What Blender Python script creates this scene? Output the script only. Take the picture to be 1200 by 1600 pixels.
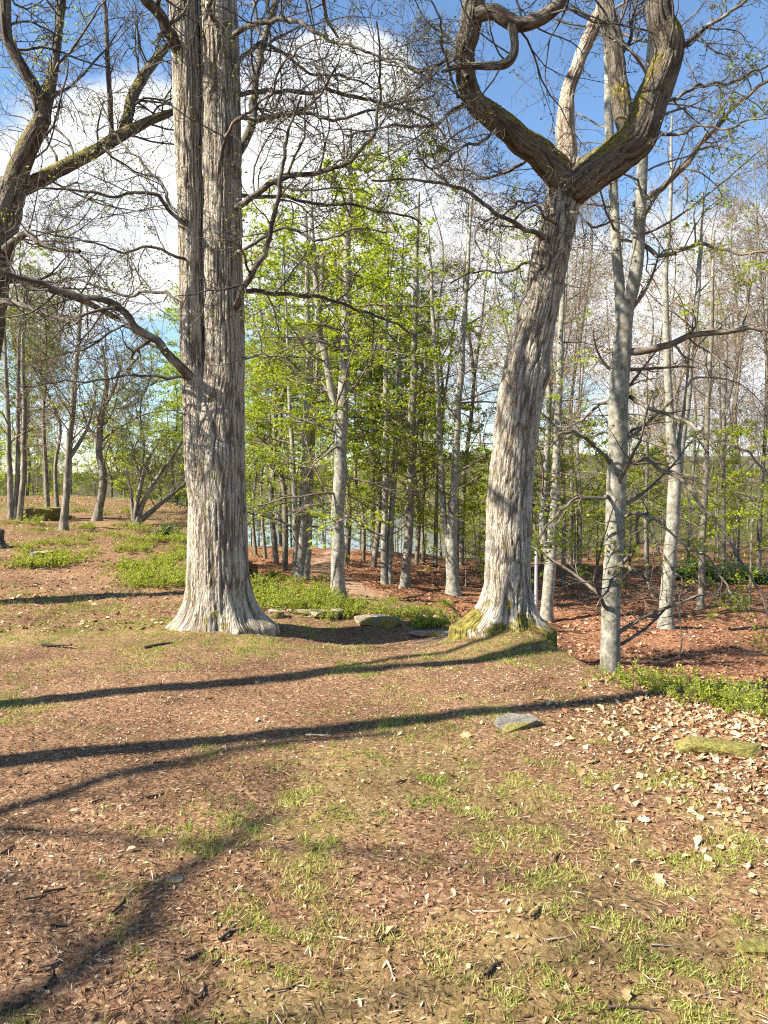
import bpy, bmesh, math
import numpy as np
from mathutils import Vector

# ------------------------------------------------------------------ clear, camera, world, sun
for o in list(bpy.data.objects):
    bpy.data.objects.remove(o)
scene = bpy.context.scene
COL = scene.collection
FPX = 1155.0                       # focal length in pixels of the 1200x1600 frame
EYE = np.array([0.0, 0.0, 1.6])
PITCH = math.radians(-2.0)
cam = bpy.data.cameras.new('camera')
cam.sensor_fit = 'VERTICAL'; cam.sensor_height = 36.0; cam.sensor_width = 27.0
cam.lens = 36.0 * FPX / 1600.0
cam.clip_start = 0.05; cam.clip_end = 9000
camo = bpy.data.objects.new('camera', cam); COL.objects.link(camo)
camo.location = EYE; camo.rotation_euler = (math.pi / 2 + PITCH, 0, 0)
scene.camera = camo

SUN_AZ = math.radians(20)          # shadows run right and away from the viewer
SUN_EL = math.radians(40)
TO_SUN = Vector((-math.cos(SUN_AZ) * math.cos(SUN_EL), -math.sin(SUN_AZ) * math.cos(SUN_EL), math.sin(SUN_EL)))

world = bpy.data.worlds.new('World'); scene.world = world; world.use_nodes = True
EXPOSURE = 1.68
SKY_STRENGTH = 0.07
SUN_STRENGTH = 5.0


def build_world():
    nt = world.node_tree; N = nt.nodes; L = nt.links
    N.clear()
    out = N.new('ShaderNodeOutputWorld'); bg = N.new('ShaderNodeBackground')
    sky = N.new('ShaderNodeTexSky'); sky.sky_type = 'NISHITA'; sky.sun_disc = False
    sky.sun_elevation = SUN_EL
    sky.sun_rotation = math.atan2(TO_SUN.x, TO_SUN.y)
    sky.air_density = 1.0; sky.dust_density = 0.2; sky.ozone_density = 1.6
    tc = N.new('ShaderNodeTexCoord')
    sep = N.new('ShaderNodeSeparateXYZ'); L.new(tc.outputs['Generated'], sep.inputs[0])
    mp = N.new('ShaderNodeMapping'); L.new(tc.outputs['Generated'], mp.inputs[0])
    mp.inputs['Scale'].default_value = (1, 1, 1.7); mp.inputs['Location'].default_value = (3.1, 1.3, 0.4)
    no = N.new('ShaderNodeTexNoise'); L.new(mp.outputs[0], no.inputs['Vector'])
    no.inputs['Scale'].default_value = 3.4; no.inputs['Detail'].default_value = 9; no.inputs['Roughness'].default_value = 0.57
    # cumulus thin out towards the zenith
    mr = N.new('ShaderNodeMapRange'); L.new(sep.outputs[2], mr.inputs[0])
    mr.inputs[1].default_value = 0.30; mr.inputs[2].default_value = 0.60
    mr.inputs[3].default_value = -0.07; mr.inputs[4].default_value = -0.28
    mr.interpolation_type = 'SMOOTHSTEP'
    add = N.new('ShaderNodeMath'); add.operation = 'ADD'
    L.new(no.outputs[0], add.inputs[0]); L.new(mr.outputs[0], add.inputs[1])
    last = add
    for (u, v, r, a) in ((100, 340, .28, .42), (240, 330, .2, .3), (110, 60, .22, -.2), (500, 170, .16, .38), (600, 215, .15, .30), (560, 130, .12, .2), (450, 320, .25, .24), (740, 380, .2, .26), (1020, 430, .26, .28), (1180, 560, .3, .2), (600, 600, .3, .15),
                         (230, 560, .16, -.22), (440, 215, .06, -.1), (900, 330, .2, -.12), (1150, 300, .25, -.08)):
        dd = np.array([(u - 600) / FPX, math.cos(PITCH) - (800 - v) / FPX * math.sin(PITCH), math.sin(PITCH) + (800 - v) / FPX * math.cos(PITCH)])
        dd /= np.linalg.norm(dd)
        di = N.new('ShaderNodeVectorMath'); di.operation = 'DISTANCE'
        L.new(tc.outputs['Generated'], di.inputs[0]); di.inputs[1].default_value = dd
        m = N.new('ShaderNodeMapRange'); m.interpolation_type = 'SMOOTHSTEP'
        L.new(di.outputs['Value'], m.inputs[0])
        m.inputs[1].default_value = 0; m.inputs[2].default_value = r
        m.inputs[3].default_value = a; m.inputs[4].default_value = 0
        ad = N.new('ShaderNodeMath'); ad.operation = 'ADD'
        L.new(last.outputs[0], ad.inputs[0]); L.new(m.outputs[0], ad.inputs[1]); last = ad
    cr = N.new('ShaderNodeMapRange'); cr.interpolation_type = 'SMOOTHSTEP'
    L.new(last.outputs[0], cr.inputs[0]); cr.inputs[1].default_value = 0.50; cr.inputs[2].default_value = 0.70
    n2 = N.new('ShaderNodeTexNoise'); L.new(mp.outputs[0], n2.inputs['Vector'])
    n2.inputs['Scale'].default_value = 6.0; n2.inputs['Detail'].default_value = 5
    rp = N.new('ShaderNodeValToRGB'); L.new(n2.outputs[0], rp.inputs[0])
    rp.color_ramp.elements[0].position = .3; rp.color_ramp.elements[0].color = (4.2, 4.5, 5.0, 1)
    rp.color_ramp.elements[1].position = .6; rp.color_ramp.elements[1].color = (6.0, 6.0, 6.0, 1)
    mix = N.new('ShaderNodeMix'); mix.data_type = 'RGBA'
    L.new(cr.outputs[0], mix.inputs['Factor']); hs = N.new('ShaderNodeHueSaturation'); hs.inputs['Saturation'].default_value = 1.1; hs.inputs['Value'].default_value = 1.12; L.new(sky.outputs[0], hs.inputs['Color']); L.new(hs.outputs[0], mix.inputs['A']); L.new(rp.outputs[0], mix.inputs['B'])
    L.new(mix.outputs['Result'], bg.inputs['Color'])
    bg.inputs['Strength'].default_value = SKY_STRENGTH
    L.new(bg.outputs[0], out.inputs['Surface'])


build_world()
sun = bpy.data.lights.new('sun', 'SUN'); sun.energy = SUN_STRENGTH; sun.angle = math.radians(0.5); sun.color = (1.0, 0.91, 0.77)
suno = bpy.data.objects.new('sun', sun); COL.objects.link(suno)
suno.location = (-30, -10, 40); suno.rotation_euler = TO_SUN.to_track_quat('Z', 'Y').to_euler()
vs = scene.view_settings
vs.view_transform = 'Standard'; vs.look = 'None'; vs.gamma = 1.0; vs.exposure = EXPOSURE
vs.use_curve_mapping = False
cy = scene.cycles
cy.max_bounces = 4; cy.diffuse_bounces = 2; cy.glossy_bounces = 1; cy.transmission_bounces = 2; cy.transparent_max_bounces = 2
cy.debug_use_spatial_splits = True; cy.filter_width = 1.15; cy.use_denoising = False; cy.caustics_reflective = False; cy.caustics_refractive = False

# ------------------------------------------------------------------ numeric helpers
def rs(seed):
    return np.random.default_rng(seed)


def norm(a):
    return a / np.maximum(np.linalg.norm(a, axis=-1, keepdims=True), 1e-9)


def smooth(a, b, x):
    t = np.clip((x - a) / (b - a), 0, 1)
    return t * t * (3 - 2 * t)


def _hash(ix, iy, iz, k=0):
    h = (ix.astype(np.uint32) * np.uint32(374761393) + iy.astype(np.uint32) * np.uint32(668265263)
         + iz.astype(np.uint32) * np.uint32(2147483647 - 1274126177) + np.uint32(k * 97 + 13))
    h = (h ^ (h >> np.uint32(13))) * np.uint32(1274126177)
    h = h ^ (h >> np.uint32(16))
    return (h & np.uint32(0xffffff)).astype(np.float64) / 16777215.0


def vnoise(p):
    f = np.floor(p); i = f.astype(np.int64); t = p - f; t = t * t * (3 - 2 * t)
    r = 0
    for a in (0, 1):
        wa = t[..., 0] if a else 1 - t[..., 0]
        for b in (0, 1):
            wb = t[..., 1] if b else 1 - t[..., 1]
            for c in (0, 1):
                wc = t[..., 2] if c else 1 - t[..., 2]
                r = r + wa * wb * wc * _hash(i[..., 0] + a, i[..., 1] + b, i[..., 2] + c)
    return r


def fbm(p, octaves=4, rough=.5):
    s = 0; a = 1; t = 0
    for k in range(octaves):
        s = s + a * vnoise(p * (2.03 ** k) + 17.3 * k); t += a; a *= rough
    return s / t


def fbm2(x, y, fr, octaves=4, seed=0.0):
    return fbm(np.stack([np.asarray(x, float) * fr + seed, np.asarray(y, float) * fr - seed, np.full(np.shape(x), seed * .37 + .5)], -1), octaves)


def voro_edge(p):
    f = np.floor(p).astype(np.int64)
    d1 = np.full(p.shape[:-1], 9.0); d2 = d1.copy()
    for a in (-1, 0, 1):
        for b in (-1, 0, 1):
            for c in (-1, 0, 1):
                ix, iy, iz = f[..., 0] + a, f[..., 1] + b, f[..., 2] + c
                q = np.stack([ix + _hash(ix, iy, iz, 1), iy + _hash(ix, iy, iz, 2), iz + _hash(ix, iy, iz, 3)], -1)
                d = np.linalg.norm(q - p, axis=-1)
                m = d < d1
                d2 = np.where(m, d1, np.minimum(d2, d)); d1 = np.where(m, d, d1)
    return d2 - d1


def ray(u, v):
    xc = (u - 600) / FPX; yc = (800 - v) / FPX
    return np.array([xc, math.cos(PITCH) - yc * math.sin(PITCH), math.sin(PITCH) + yc * math.cos(PITCH)])


def at(u, v, d):
    r = ray(u, v)
    return EYE + r * (d / r[1])


# ------------------------------------------------------------------ terrain shape
EX = [-200, -30, -9, -6.0, -3.6, -1.7, -0.75, 0.4, 1.4, 1.85, 2.6, 4.5, 8, 20, 200]
EY = [70, 48, 31, 23, 14.5, 11, 9.8, 9.1, 8.15, 6.3, 5.25, 4.4, 3.0, 0, -30]
PATH = np.array([[0.9, 8.6], [1.5, 11], [1.75, 13.5], [1.2, 15.6], [0.3, 17.0], [-.9, 19.5], [-1.9, 23.0], [-2.2, 28], [-1, 36]])


def path_dist(x, y):
    d = np.full(np.shape(x), 99.0)
    for a, b in zip(PATH[:-1], PATH[1:]):
        ab = b - a
        t = np.clip(((x - a[0]) * ab[0] + (y - a[1]) * ab[1]) / (ab @ ab), 0, 1)
        d = np.minimum(d, np.hypot(x - a[0] - t * ab[0], y - a[1] - t * ab[1]))
    return d


def height(x, y, fine=True):
    x = np.asarray(x, float); y = np.asarray(y, float)
    r = np.hypot(x, y)
    edge = np.interp(x, EX, EY)
    slope = np.interp(x, [-6, -2, 1.4, 2.2, 9], [.75, .8, .9, .6, .5])
    s = (y - edge) * slope
    wid = np.interp(x, [-4, 0.5, 1.5, 3], [2.6, 3.4, 2.4, 1.9])
    k = smooth(0, 1, s / wid)
    left = smooth(-2.2, -5.5, x)
    zp = left * smooth(11, 26, y) * 0.85 + smooth(-6, -14, x) * smooth(6, 14, y) * .3
    zp = zp - .24 * np.exp(-((x - .0) / 1.2) ** 2 - ((y - 8.5) / .9) ** 2)
    zp = zp + .10 * np.exp(-((x + 1.85) ** 2 + (y - 8.2) ** 2) / .5) + .18 * np.exp(-((x - 1.3) ** 2 + (y - 7.8) ** 2) / .32)
    zp = zp + .055 * np.exp(-((x - .62) / .3) ** 2 - ((y - 2.62) / .2) ** 2)
    zp = zp + .05 * np.exp(-((x - 2.3) / .6) ** 2 - ((y - 4.6) / .3) ** 2)
    basin = smooth(26, 6, x)
    zl = np.interp(x, [-8, 0, 4, 10, 30], [-.9, -1.12, -1.55, -1.75, -2.0])
    far = np.clip(y - 31, 0, None)
    zl = zl - basin * np.minimum(.10 * far, 13.5) - (1 - basin) * np.minimum(.02 * far, .9)
    zl = zl + (1 - basin) * np.clip(y - 95, 0, 500) * .05
    z = zp * (1 - k) + zl * k
    zpl_far = smooth(30, 70, y) * left
    z = z - zpl_far * (1 - k) * np.minimum(.10 * far, 13.5)
    z = z + smooth(650, 1500, y) * 42 * (.55 + .9 * fbm2(x, y, .0016, 3, 4.0))
    z = z + (fbm2(x, y, .35, 3, 2.0) - .5) * .22 * smooth(9, 14, np.maximum(y, -y * .7)) * np.clip(1 + r / 120, 1, 5)
    if fine:
        z = z + (fbm2(x, y, 1.6, 3, 1.0) - .5) * (.07 + .16 * smooth(9.5, 13, y)) + (fbm2(x, y, 9, 2, 3.0) - .5) * .018 * smooth(40, 12, r)
    return z


def hz(x, y):
    return float(height(np.array([x]), np.array([y]))[0])


def ground_hit(u, v):
    r = ray(u, v); t = np.geomspace(1.5, 140, 2500) / r[1]
    p = EYE + r * t[:, None]
    b = p[:, 2] < height(p[:, 0], p[:, 1], False)
    i = int(np.argmax(b)) if b.any() else len(t) - 1
    return p[i]


def grass_mask(x, y):
    m = fbm2(x, y, 1.0, 4, 8.0) * .65 + fbm2(x, y, 4.5, 3, 5.0) * .35
    b = 0
    for cx, cy, sx, sy, a in ((.4, 3.2, 1.1, 1.1, .13), (.9, 2.4, .8, .6, .10), (-.2, 4.2, 1.0, .7, .10), (1.3, 3.9, .9, .6, .07), (-1.85, 7.6, .7, .3, .2), (1.3, 7.3, .8, .25, .2), (-3.6, 8.0, 1.5, .5, .16), (-1.7, 7.5, .8, .5, .12), (1.3, 7.0, .9, .45, .14),
                              (.2, 7.9, 1.0, .35, .10), (-2.3, 2.9, 1.0, .9, -.14), (2.6, 4.2, 1.2, 1.1, -.12), (-1.0, 5.6, 1.6, .6, -.05), (-1.0, 2.3, .5, .4, -.05), (1.6, 4.0, .6, .6, .04)):
        b = b + a * np.exp(-((x - cx) / sx) ** 2 - ((y - cy) / sy) ** 2)
    return m + b


# ------------------------------------------------------------------ mesh helpers
def mesh(name, V, F, mat, smoothf=True, attrs=None):
    """V (n,3); F (m,k) or list of arrays of faces."""
    Fs = F if isinstance(F, (list, tuple)) else [F]
    Fs = [f for f in Fs if len(f)]
    me = bpy.data.meshes.new(name)
    V = np.ascontiguousarray(V, dtype=np.float32)
    me.vertices.add(len(V)); me.vertices.foreach_set('co', V.ravel())
    nl = sum(f.size for f in Fs); npoly = sum(len(f) for f in Fs)
    me.loops.add(nl); me.polygons.add(npoly)
    me.loops.foreach_set('vertex_index', np.concatenate([f.ravel() for f in Fs]).astype(np.int32))
    st = []; k = 0
    for f in Fs:
        st.append(k + np.arange(len(f)) * f.shape[1]); k += f.size
    me.polygons.foreach_set('loop_start', np.concatenate(st).astype(np.int32))
    me.polygons.foreach_set('use_smooth', np.full(npoly, smoothf, dtype=bool))
    if attrs:
        for kx, a in attrs.items():
            a = np.ascontiguousarray(a, dtype=np.float32)
            if a.ndim == 1:
                at_ = me.attributes.new(kx, 'FLOAT', 'POINT'); at_.data.foreach_set('value', a)
            else:
                at_ = me.attributes.new(kx, 'FLOAT_VECTOR', 'POINT'); at_.data.foreach_set('vector', a.ravel())
    me.update(calc_edges=True)
    me.materials.append(mat)
    return me


def obj(name, me, parent=None, label=None, cat=None, group=None, kind=None, loc=None):
    o = bpy.data.objects.new(name, me); COL.objects.link(o)
    if parent is not None: o.parent = parent
    if label: o['label'] = label
    if cat: o['category'] = cat
    if group: o['group'] = group
    if kind: o['kind'] = kind
    if loc is not None: o.location = loc
    return o


def thing(name, label, cat, loc=(0, 0, 0), group=None):
    return obj(name, None, None, label, cat, group, None, loc)


def copy_tree(o, parent=None):
    c = o.copy(); COL.objects.link(c); c.parent = parent
    for ch in list(o.children):
        copy_tree(ch, c)
    return c


class Geo:
    """collects tubes / faces with the attribute bk (bark coordinates)"""
    def __init__(self): self.V = []; self.F = []; self.T = []; self.B = []; self.n = 0

    def add(self, V, F, B):
        self.V.append(V); self.F.append(F + self.n); self.B.append(B); self.n += len(V)

    def tubes(self, P, R, K, rng, point=False):
        N, S1, _ = P.shape
        T = np.empty_like(P); T[:, 1:-1] = P[:, 2:] - P[:, :-2]; T[:, 0] = P[:, 1] - P[:, 0]; T[:, -1] = P[:, -1] - P[:, -2]
        T = norm(T)
        X = np.cross(T[:, 0], np.array([.31, .52, .79])); X = norm(X + 1e-6)
        th = np.arange(K) * (2 * math.pi / K)
        c, s = np.cos(th), np.sin(th)
        ln = np.concatenate([np.zeros((N, 1)), np.cumsum(np.linalg.norm(np.diff(P, axis=1), axis=-1), 1)], 1) + rng.random((N, 1)) * 40
        V = np.empty((N, S1, K, 3)); B = np.empty((N, S1, K, 3))
        for i in range(S1):
            t = T[:, i]
            X = norm(X - t * (X * t).sum(-1, keepdims=True)); Y = np.cross(t, X)
            off = X[:, None] * c[None, :, None] + Y[:, None] * s[None, :, None]
            V[:, i] = P[:, i, None] + off * R[:, i, None, None]
            B[:, i, :, 0] = c * R[:, i, None]; B[:, i, :, 1] = s * R[:, i, None]; B[:, i, :, 2] = ln[:, i, None]
        b = (np.arange(N) * S1 * K)[:, None, None]
        i = (np.arange(S1 - 1) * K)[None, :, None]; k = np.arange(K)[None, None, :]; k2 = (k + 1) % K
        if not point:
            F = np.stack([b + i + k, b + i + k2, b + i + K + k2, b + i + K + k], -1).reshape(-1, 4)
            self.add(V.reshape(-1, 3), F, B.reshape(-1, 3)); return
        # close each twig to a point: the last ring becomes one vertex
        M = (S1 - 1) * K + 1
        V2 = np.concatenate([V[:, :-1].reshape(N, -1, 3), P[:, -1:]], 1).reshape(-1, 3)
        B2 = np.concatenate([B[:, :-1].reshape(N, -1, 3), B[:, -1, :1]], 1).reshape(-1, 3)
        b = (np.arange(N) * M)[:, None, None]; i = i[:, :-1]
        F = np.stack([b + i + k, b + i + k2, b + i + K + k2, b + i + K + k], -1).reshape(-1, 4)
        l = (S1 - 2) * K
        T3 = np.stack(np.broadcast_arrays(b[:, 0] + l + k[0], b[:, 0] + l + k2[0], b[:, 0] + M - 1), -1).reshape(-1, 3)
        self.T.append(T3 + self.n); self.add(V2, F, B2)

    def make(self, name, mat, origin=None):
        V = np.concatenate(self.V)
        if origin is not None: V = V - np.asarray(origin)
        return mesh(name, V, [np.concatenate(self.F)] + self.T, mat, True, {'bk': np.concatenate(self.B)})


def resample(P, R, S):
    P = np.asarray(P, float); R = np.asarray(R, float)
    # catmull-rom, then even arc length
    Q = np.vstack([2 * P[0] - P[1], P, 2 * P[-1] - P[-2]]); out = []; rr = []
    for i in range(len(P) - 1):
        p0, p1, p2, p3 = Q[i:i + 4]
        for t in np.linspace(0, 1, 12, endpoint=False):
            out.append(.5 * (2 * p1 + (p2 - p0) * t + (2 * p0 - 5 * p1 + 4 * p2 - p3) * t * t + (3 * p1 - p0 - 3 * p2 + p3) * t ** 3))
            rr.append(R[i] * (1 - t) + R[i + 1] * t)
    out.append(P[-1]); rr.append(R[-1]); out = np.array(out); rr = np.array(rr)
    l = np.concatenate([[0], np.cumsum(np.linalg.norm(np.diff(out, axis=0), axis=1))])
    q = np.linspace(0, l[-1], S + 1)
    return np.stack([np.interp(q, l, out[:, k]) for k in range(3)], -1), np.interp(q, l, rr)


def grow(P0, D0, L, R0, S, wig, trop, tip, rng, curl=None):
    N = len(P0); P = np.empty((N, S + 1, 3)); P[:, 0] = P0
    d = norm(D0); step = (L / S)[:, None]
    bend = rng.normal(size=(N, 3)) * wig * .5
    for i in range(S):
        d = norm(d + rng.normal(size=(N, 3)) * wig + bend + trop)
        P[:, i + 1] = P[:, i] + d * step
    t = np.linspace(0, 1, S + 1)
    R = R0[:, None] * (1 - (1 - tip) * t[None, :] ** .85)
    return P, R


def spawn(P, R, n, t0, t1, ang, lr, rr, rng, flat=0.0, fall=.55, absolute=False, rmin=.0012):
    """n children on each branch of P (N,S+1,3)"""
    N, S1, _ = P.shape; S = S1 - 1
    t = t0 + (t1 - t0) * (np.arange(n)[None, :] + rng.random((N, n))) / n
    x = t * S; i = np.minimum(x.astype(int), S - 1); f = (x - i)[..., None]
    idx = np.arange(N)[:, None]
    A = P[idx, i]; Bq = P[idx, i + 1]
    pos = A * (1 - f) + Bq * f; tan = norm(Bq - A)
    Rp = R[idx, i] * (1 - f[..., 0]) + R[idx, i + 1] * f[..., 0]
    pl = np.linalg.norm(np.diff(P, axis=1), axis=-1).sum(1)[:, None]
    rp = norm(np.cross(tan, rng.normal(size=tan.shape)))
    if flat > 0:
        side = np.where((np.arange(n)[None, :] + rng.integers(0, 2, (N, 1))) % 2 == 0, 1.0, -1.0)[..., None]
        hp = norm(np.cross(tan, np.array([0, 0, 1.0])) + 1e-6) * side
        rp = norm(rp * (1 - flat) + hp * flat)
    a = np.radians(ang[0] + (ang[1] - ang[0]) * rng.random((N, n)))[..., None]
    D = tan * np.cos(a) + rp * np.sin(a)
    base = 1.0 if absolute else pl
    Lc = base * (lr[0] + (lr[1] - lr[0]) * rng.random((N, n))) * (1 - fall * (t - t0) / max(t1 - t0, 1e-6))
    Rc = np.maximum(Rp * rr * (.7 + .5 * rng.random((N, n))), rmin)
    return pos.reshape(-1, 3), D.reshape(-1, 3), Lc.ravel(), Rc.ravel()


def leaf_mesh(name, C, A, W, mat, col, fold=0.0, rng=None):
    """C centres(base), A axis vectors (length = leaf length), W half-width vectors, col per leaf value in 0..1"""
    N = len(C)
    nrm = norm(np.cross(A, W)) * np.linalg.norm(W, axis=-1, keepdims=True)
    V = np.stack([C, C + A * .48 + W + nrm * fold, C + A, C + A * .48 - W + nrm * fold], 1).reshape(-1, 3)
    F = (np.arange(N) * 4)[:, None] + np.array([0, 1, 2, 3])
    return mesh(name, V, F, mat, False, {'tint': np.repeat(col, 4)})


def leaves_on(P, n, size, rng, t0=.2, horiz=.7, spread=.03):
    N, S1, _ = P.shape; S = S1 - 1
    t = t0 + (1 - t0) * rng.random((N, n)); x = t * S; i = np.minimum(x.astype(int), S - 1); f = (x - i)[..., None]
    idx = np.arange(N)[:, None]
    A = P[idx, i]; B = P[idx, i + 1]; pos = (A * (1 - f) + B * f).reshape(-1, 3); tan = norm(B - A).reshape(-1, 3)
    M = len(pos)
    ax = norm(tan * .8 + rng.normal(size=(M, 3)) * np.array([.8, .8, .45]))
    up = norm(np.array([0, 0, 1.0]) * horiz + rng.normal(size=(M, 3)) * (1 - horiz) * 1.1)
    w = norm(np.cross(ax, up))
    L = size * (.6 + .7 * rng.random((M, 1)))
    return pos + rng.normal(size=(M, 3)) * spread, ax * L, w * L * .31


# ------------------------------------------------------------------ materials
def new_mat(name):
    m = bpy.data.materials.new(name); m.use_nodes = True
    nt = m.node_tree; nt.nodes.clear()
    out = nt.nodes.new('ShaderNodeOutputMaterial'); b = nt.nodes.new('ShaderNodeBsdfPrincipled')
    nt.links.new(b.outputs[0], out.inputs['Surface'])
    b.inputs['Roughness'].default_value = .85; b.inputs['Specular IOR Level'].default_value = .25
    return m, nt.nodes, nt.links, b, out


def ramp(N, L, src, stops, interp='LINEAR'):
    r = N.new('ShaderNodeValToRGB'); L.new(src, r.inputs[0]); e = r.color_ramp
    e.interpolation = interp
    while len(e.elements) < len(stops): e.elements.new(.5)
    for k, (p, c) in enumerate(stops):
        e.elements[k].position = p; e.elements[k].color = (*c, 1)
    return r.outputs[0]


def tex(N, L, kind, vec, scale, mapscale=None, **kw):
    if mapscale is not None:
        m = N.new('ShaderNodeVectorMath'); m.operation = 'MULTIPLY'; L.new(vec, m.inputs[0]); m.inputs[1].default_value = mapscale; vec = m.outputs[0]
    t = N.new(kind); L.new(vec, t.inputs['Vector']); t.inputs['Scale'].default_value = scale
    for k, v in kw.items():
        if k in t.inputs: t.inputs[k].default_value = v
        else: setattr(t, k, v)
    return t


def mixc(N, L, fac, a, b, mode='MIX'):
    m = N.new('ShaderNodeMix'); m.data_type = 'RGBA'; m.blend_type = mode
    for s, x in (('Factor', fac), ('A', a), ('B', b)):
        if isinstance(x, (int, float)): m.inputs[s].default_value = x
        elif isinstance(x, tuple): m.inputs[s].default_value = (*x, 1)
        else: L.new(x, m.inputs[s])
    return m.outputs['Result']


def mapr(N, L, src, a, b, c=0.0, d=1.0):
    m = N.new('ShaderNodeMapRange'); m.interpolation_type = 'SMOOTHSTEP'; L.new(src, m.inputs[0])
    for k, v in zip((1, 2, 3, 4), (a, b, c, d)): m.inputs[k].default_value = v
    return m.outputs[0]


def attr(N, name):
    a = N.new('ShaderNodeAttribute'); a.attribute_name = name; return a


def mth(N, L, op, a, b):
    m = N.new('ShaderNodeMath'); m.operation = op
    for k, x in enumerate((a, b)):
        if isinstance(x, (int, float)): m.inputs[k].default_value = x
        else: L.new(x, m.inputs[k])
    return m.outputs[0]


def bump(N, L, b, h, strength, dist):
    n = N.new('ShaderNodeBump'); n.inputs['Strength'].default_value = strength; n.inputs['Distance'].default_value = dist
    L.new(h, n.inputs['Height']); L.new(n.outputs[0], b.inputs['Normal'])


def bark_mat(name, ridge, furrow, lichen, moss=False, hero=False, cell=22.0, stretch=.14, bumpd=.02, mossup=0.0, lichen_at=(.52, .66)):
    m, N, L, b, out = new_mat(name)
    bk = attr(N, 'bk').outputs['Vector']
    warp = tex(N, L, 'ShaderNodeTexNoise', bk, 5, (1, 1, .5), Detail=3)
    wv = N.new('ShaderNodeVectorMath'); wv.operation = 'MULTIPLY_ADD'; L.new(warp.outputs['Color'], wv.inputs[0]); wv.inputs[1].default_value = (.06, .06, .06); L.new(bk, wv.inputs[2])
    vo = tex(N, L, 'ShaderNodeTexVoronoi', wv.outputs[0], cell, (1, 1, stretch), feature='DISTANCE_TO_EDGE')
    fine = tex(N, L, 'ShaderNodeTexNoise', bk, 70, (1, 1, .55), Detail=5, Roughness=.7)
    big = tex(N, L, 'ShaderNodeTexNoise', bk, 2.3, (1, 1, .6), Detail=5, Roughness=.6)
    if hero:
        h = attr(N, 'fur').outputs['Fac']
    else:
        h = mapr(N, L, vo.outputs['Distance'], 0.0, .32)
    c = ramp(N, L, h, [(0, furrow), (.45, tuple(.5 * (a + q) for a, q in zip(ridge, furrow))), (1, ridge)])
    c = mixc(N, L, 1.0, c, ramp(N, L, fine.outputs[0], [(.3, (.66, .64, .62)), (.7, (1.24, 1.22, 1.18))]), 'MULTIPLY')
    c = mixc(N, L, mapr(N, L, big.outputs[0], *lichen_at), c, lichen)
    if hero:
        warm = tex(N, L, 'ShaderNodeTexNoise', bk, 7, (1, 1, .3), Detail=4)
        c = mixc(N, L, mapr(N, L, warm.outputs[0], .66, .74, 0, .5), c, (.22, .115, .07))
    if moss:
        geo = N.new('ShaderNodeNewGeometry'); sp = N.new('ShaderNodeSeparateXYZ'); L.new(geo.outputs['Normal'], sp.inputs[0])
        mn = tex(N, L, 'ShaderNodeTexNoise', bk, 11, (1, 1, .7), Detail=6, Roughness=.7)
        k = mth(N, L, 'ADD', mth(N, L, 'MULTIPLY', sp.outputs[2], .55 if mossup else 0.0), mth(N, L, 'MULTIPLY', mth(N, L, 'SUBTRACT', mn.outputs[0], .5), 2.2))
        if mossup:
            k = mth(N, L, 'SUBTRACT', k, mossup)
        k = mth(N, L, 'ADD', k, mth(N, L, 'MULTIPLY', attr(N, 'moss').outputs['Fac'], .6))
        mf = mapr(N, L, k, .12, .42)
        mc = ramp(N, L, tex(N, L, 'ShaderNodeTexNoise', bk, 35, None, Detail=4).outputs[0], [(.3, (.06, .045, .014)), (.5, (.15, .125, .026)), (.7, (.27, .23, .05))])
        c = mixc(N, L, mf, c, mc)
    L.new(c, b.inputs['Base Color'])
    hh = mth(N, L, 'ADD', mth(N, L, 'MULTIPLY', fine.outputs[0], .5), h) if not hero else mth(N, L, 'ADD', fine.outputs[0], mth(N, L, 'MULTIPLY', mapr(N, L, vo.outputs['Distance'], 0, .25), .6))
    bump(N, L, b, hh, .9, bumpd)
    b.inputs['Roughness'].default_value = .9
    return m


def twig_mat(name, a, b_, c_, sc=16, bmp=False, st=.4, det=3):
    m, N, L, b, out = new_mat(name)
    n = tex(N, L, 'ShaderNodeTexNoise', attr(N, 'bk').outputs['Vector'], sc, (1, 1, st), Detail=det, Roughness=.68)
    L.new(ramp(N, L, n.outputs[0], [(.32, a), (.52, b_), (.7, c_)]), b.inputs['Base Color'])
    b.inputs['Specular IOR Level'].default_value = .1
    if bmp: bump(N, L, b, n.outputs[0], .8, .015)
    return m


M_OAK = bark_mat('oak_bark', (.48, .44, .365), (.115, .088, .064), (.52, .50, .43), moss=True, hero=True, cell=55, stretch=.12, bumpd=.02, lichen_at=(.56, .8))
M_OAKLIMB = bark_mat('oak_limb_bark', (.185, .165, .135), (.055, .044, .035), (.29, .28, .235), moss=True, hero=True, cell=70, bumpd=.012, mossup=.18, lichen_at=(.6, .8))
M_TWIG = twig_mat('oak_twig_bark', (.04, .033, .028), (.10, .086, .07), (.25, .24, .205))
M_DEADWOOD = bark_mat('weathered_deadwood', (.47, .40, .32), (.20, .14, .10), (.52, .44, .35), hero=True, cell=50, stretch=.06, bumpd=.01)
M_BEECH = twig_mat('beech_bark', (.11, .105, .08), (.24, .23, .185), (.43, .415, .36), 13, True, .8, 6)
M_BEECHDK = twig_mat('dark_woodland_bark', (.09, .08, .06), (.18, .16, .125), (.33, .31, .26), 9, True)
M_BTWIG = twig_mat('beech_twig_bark', (.08, .065, .05), (.16, .13, .10), (.26, .24, .20))
M_BUDTWIG = twig_mat('budding_twig_bark', (.11, .082, .06), (.20, .15, .11), (.28, .23, .175))


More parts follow.
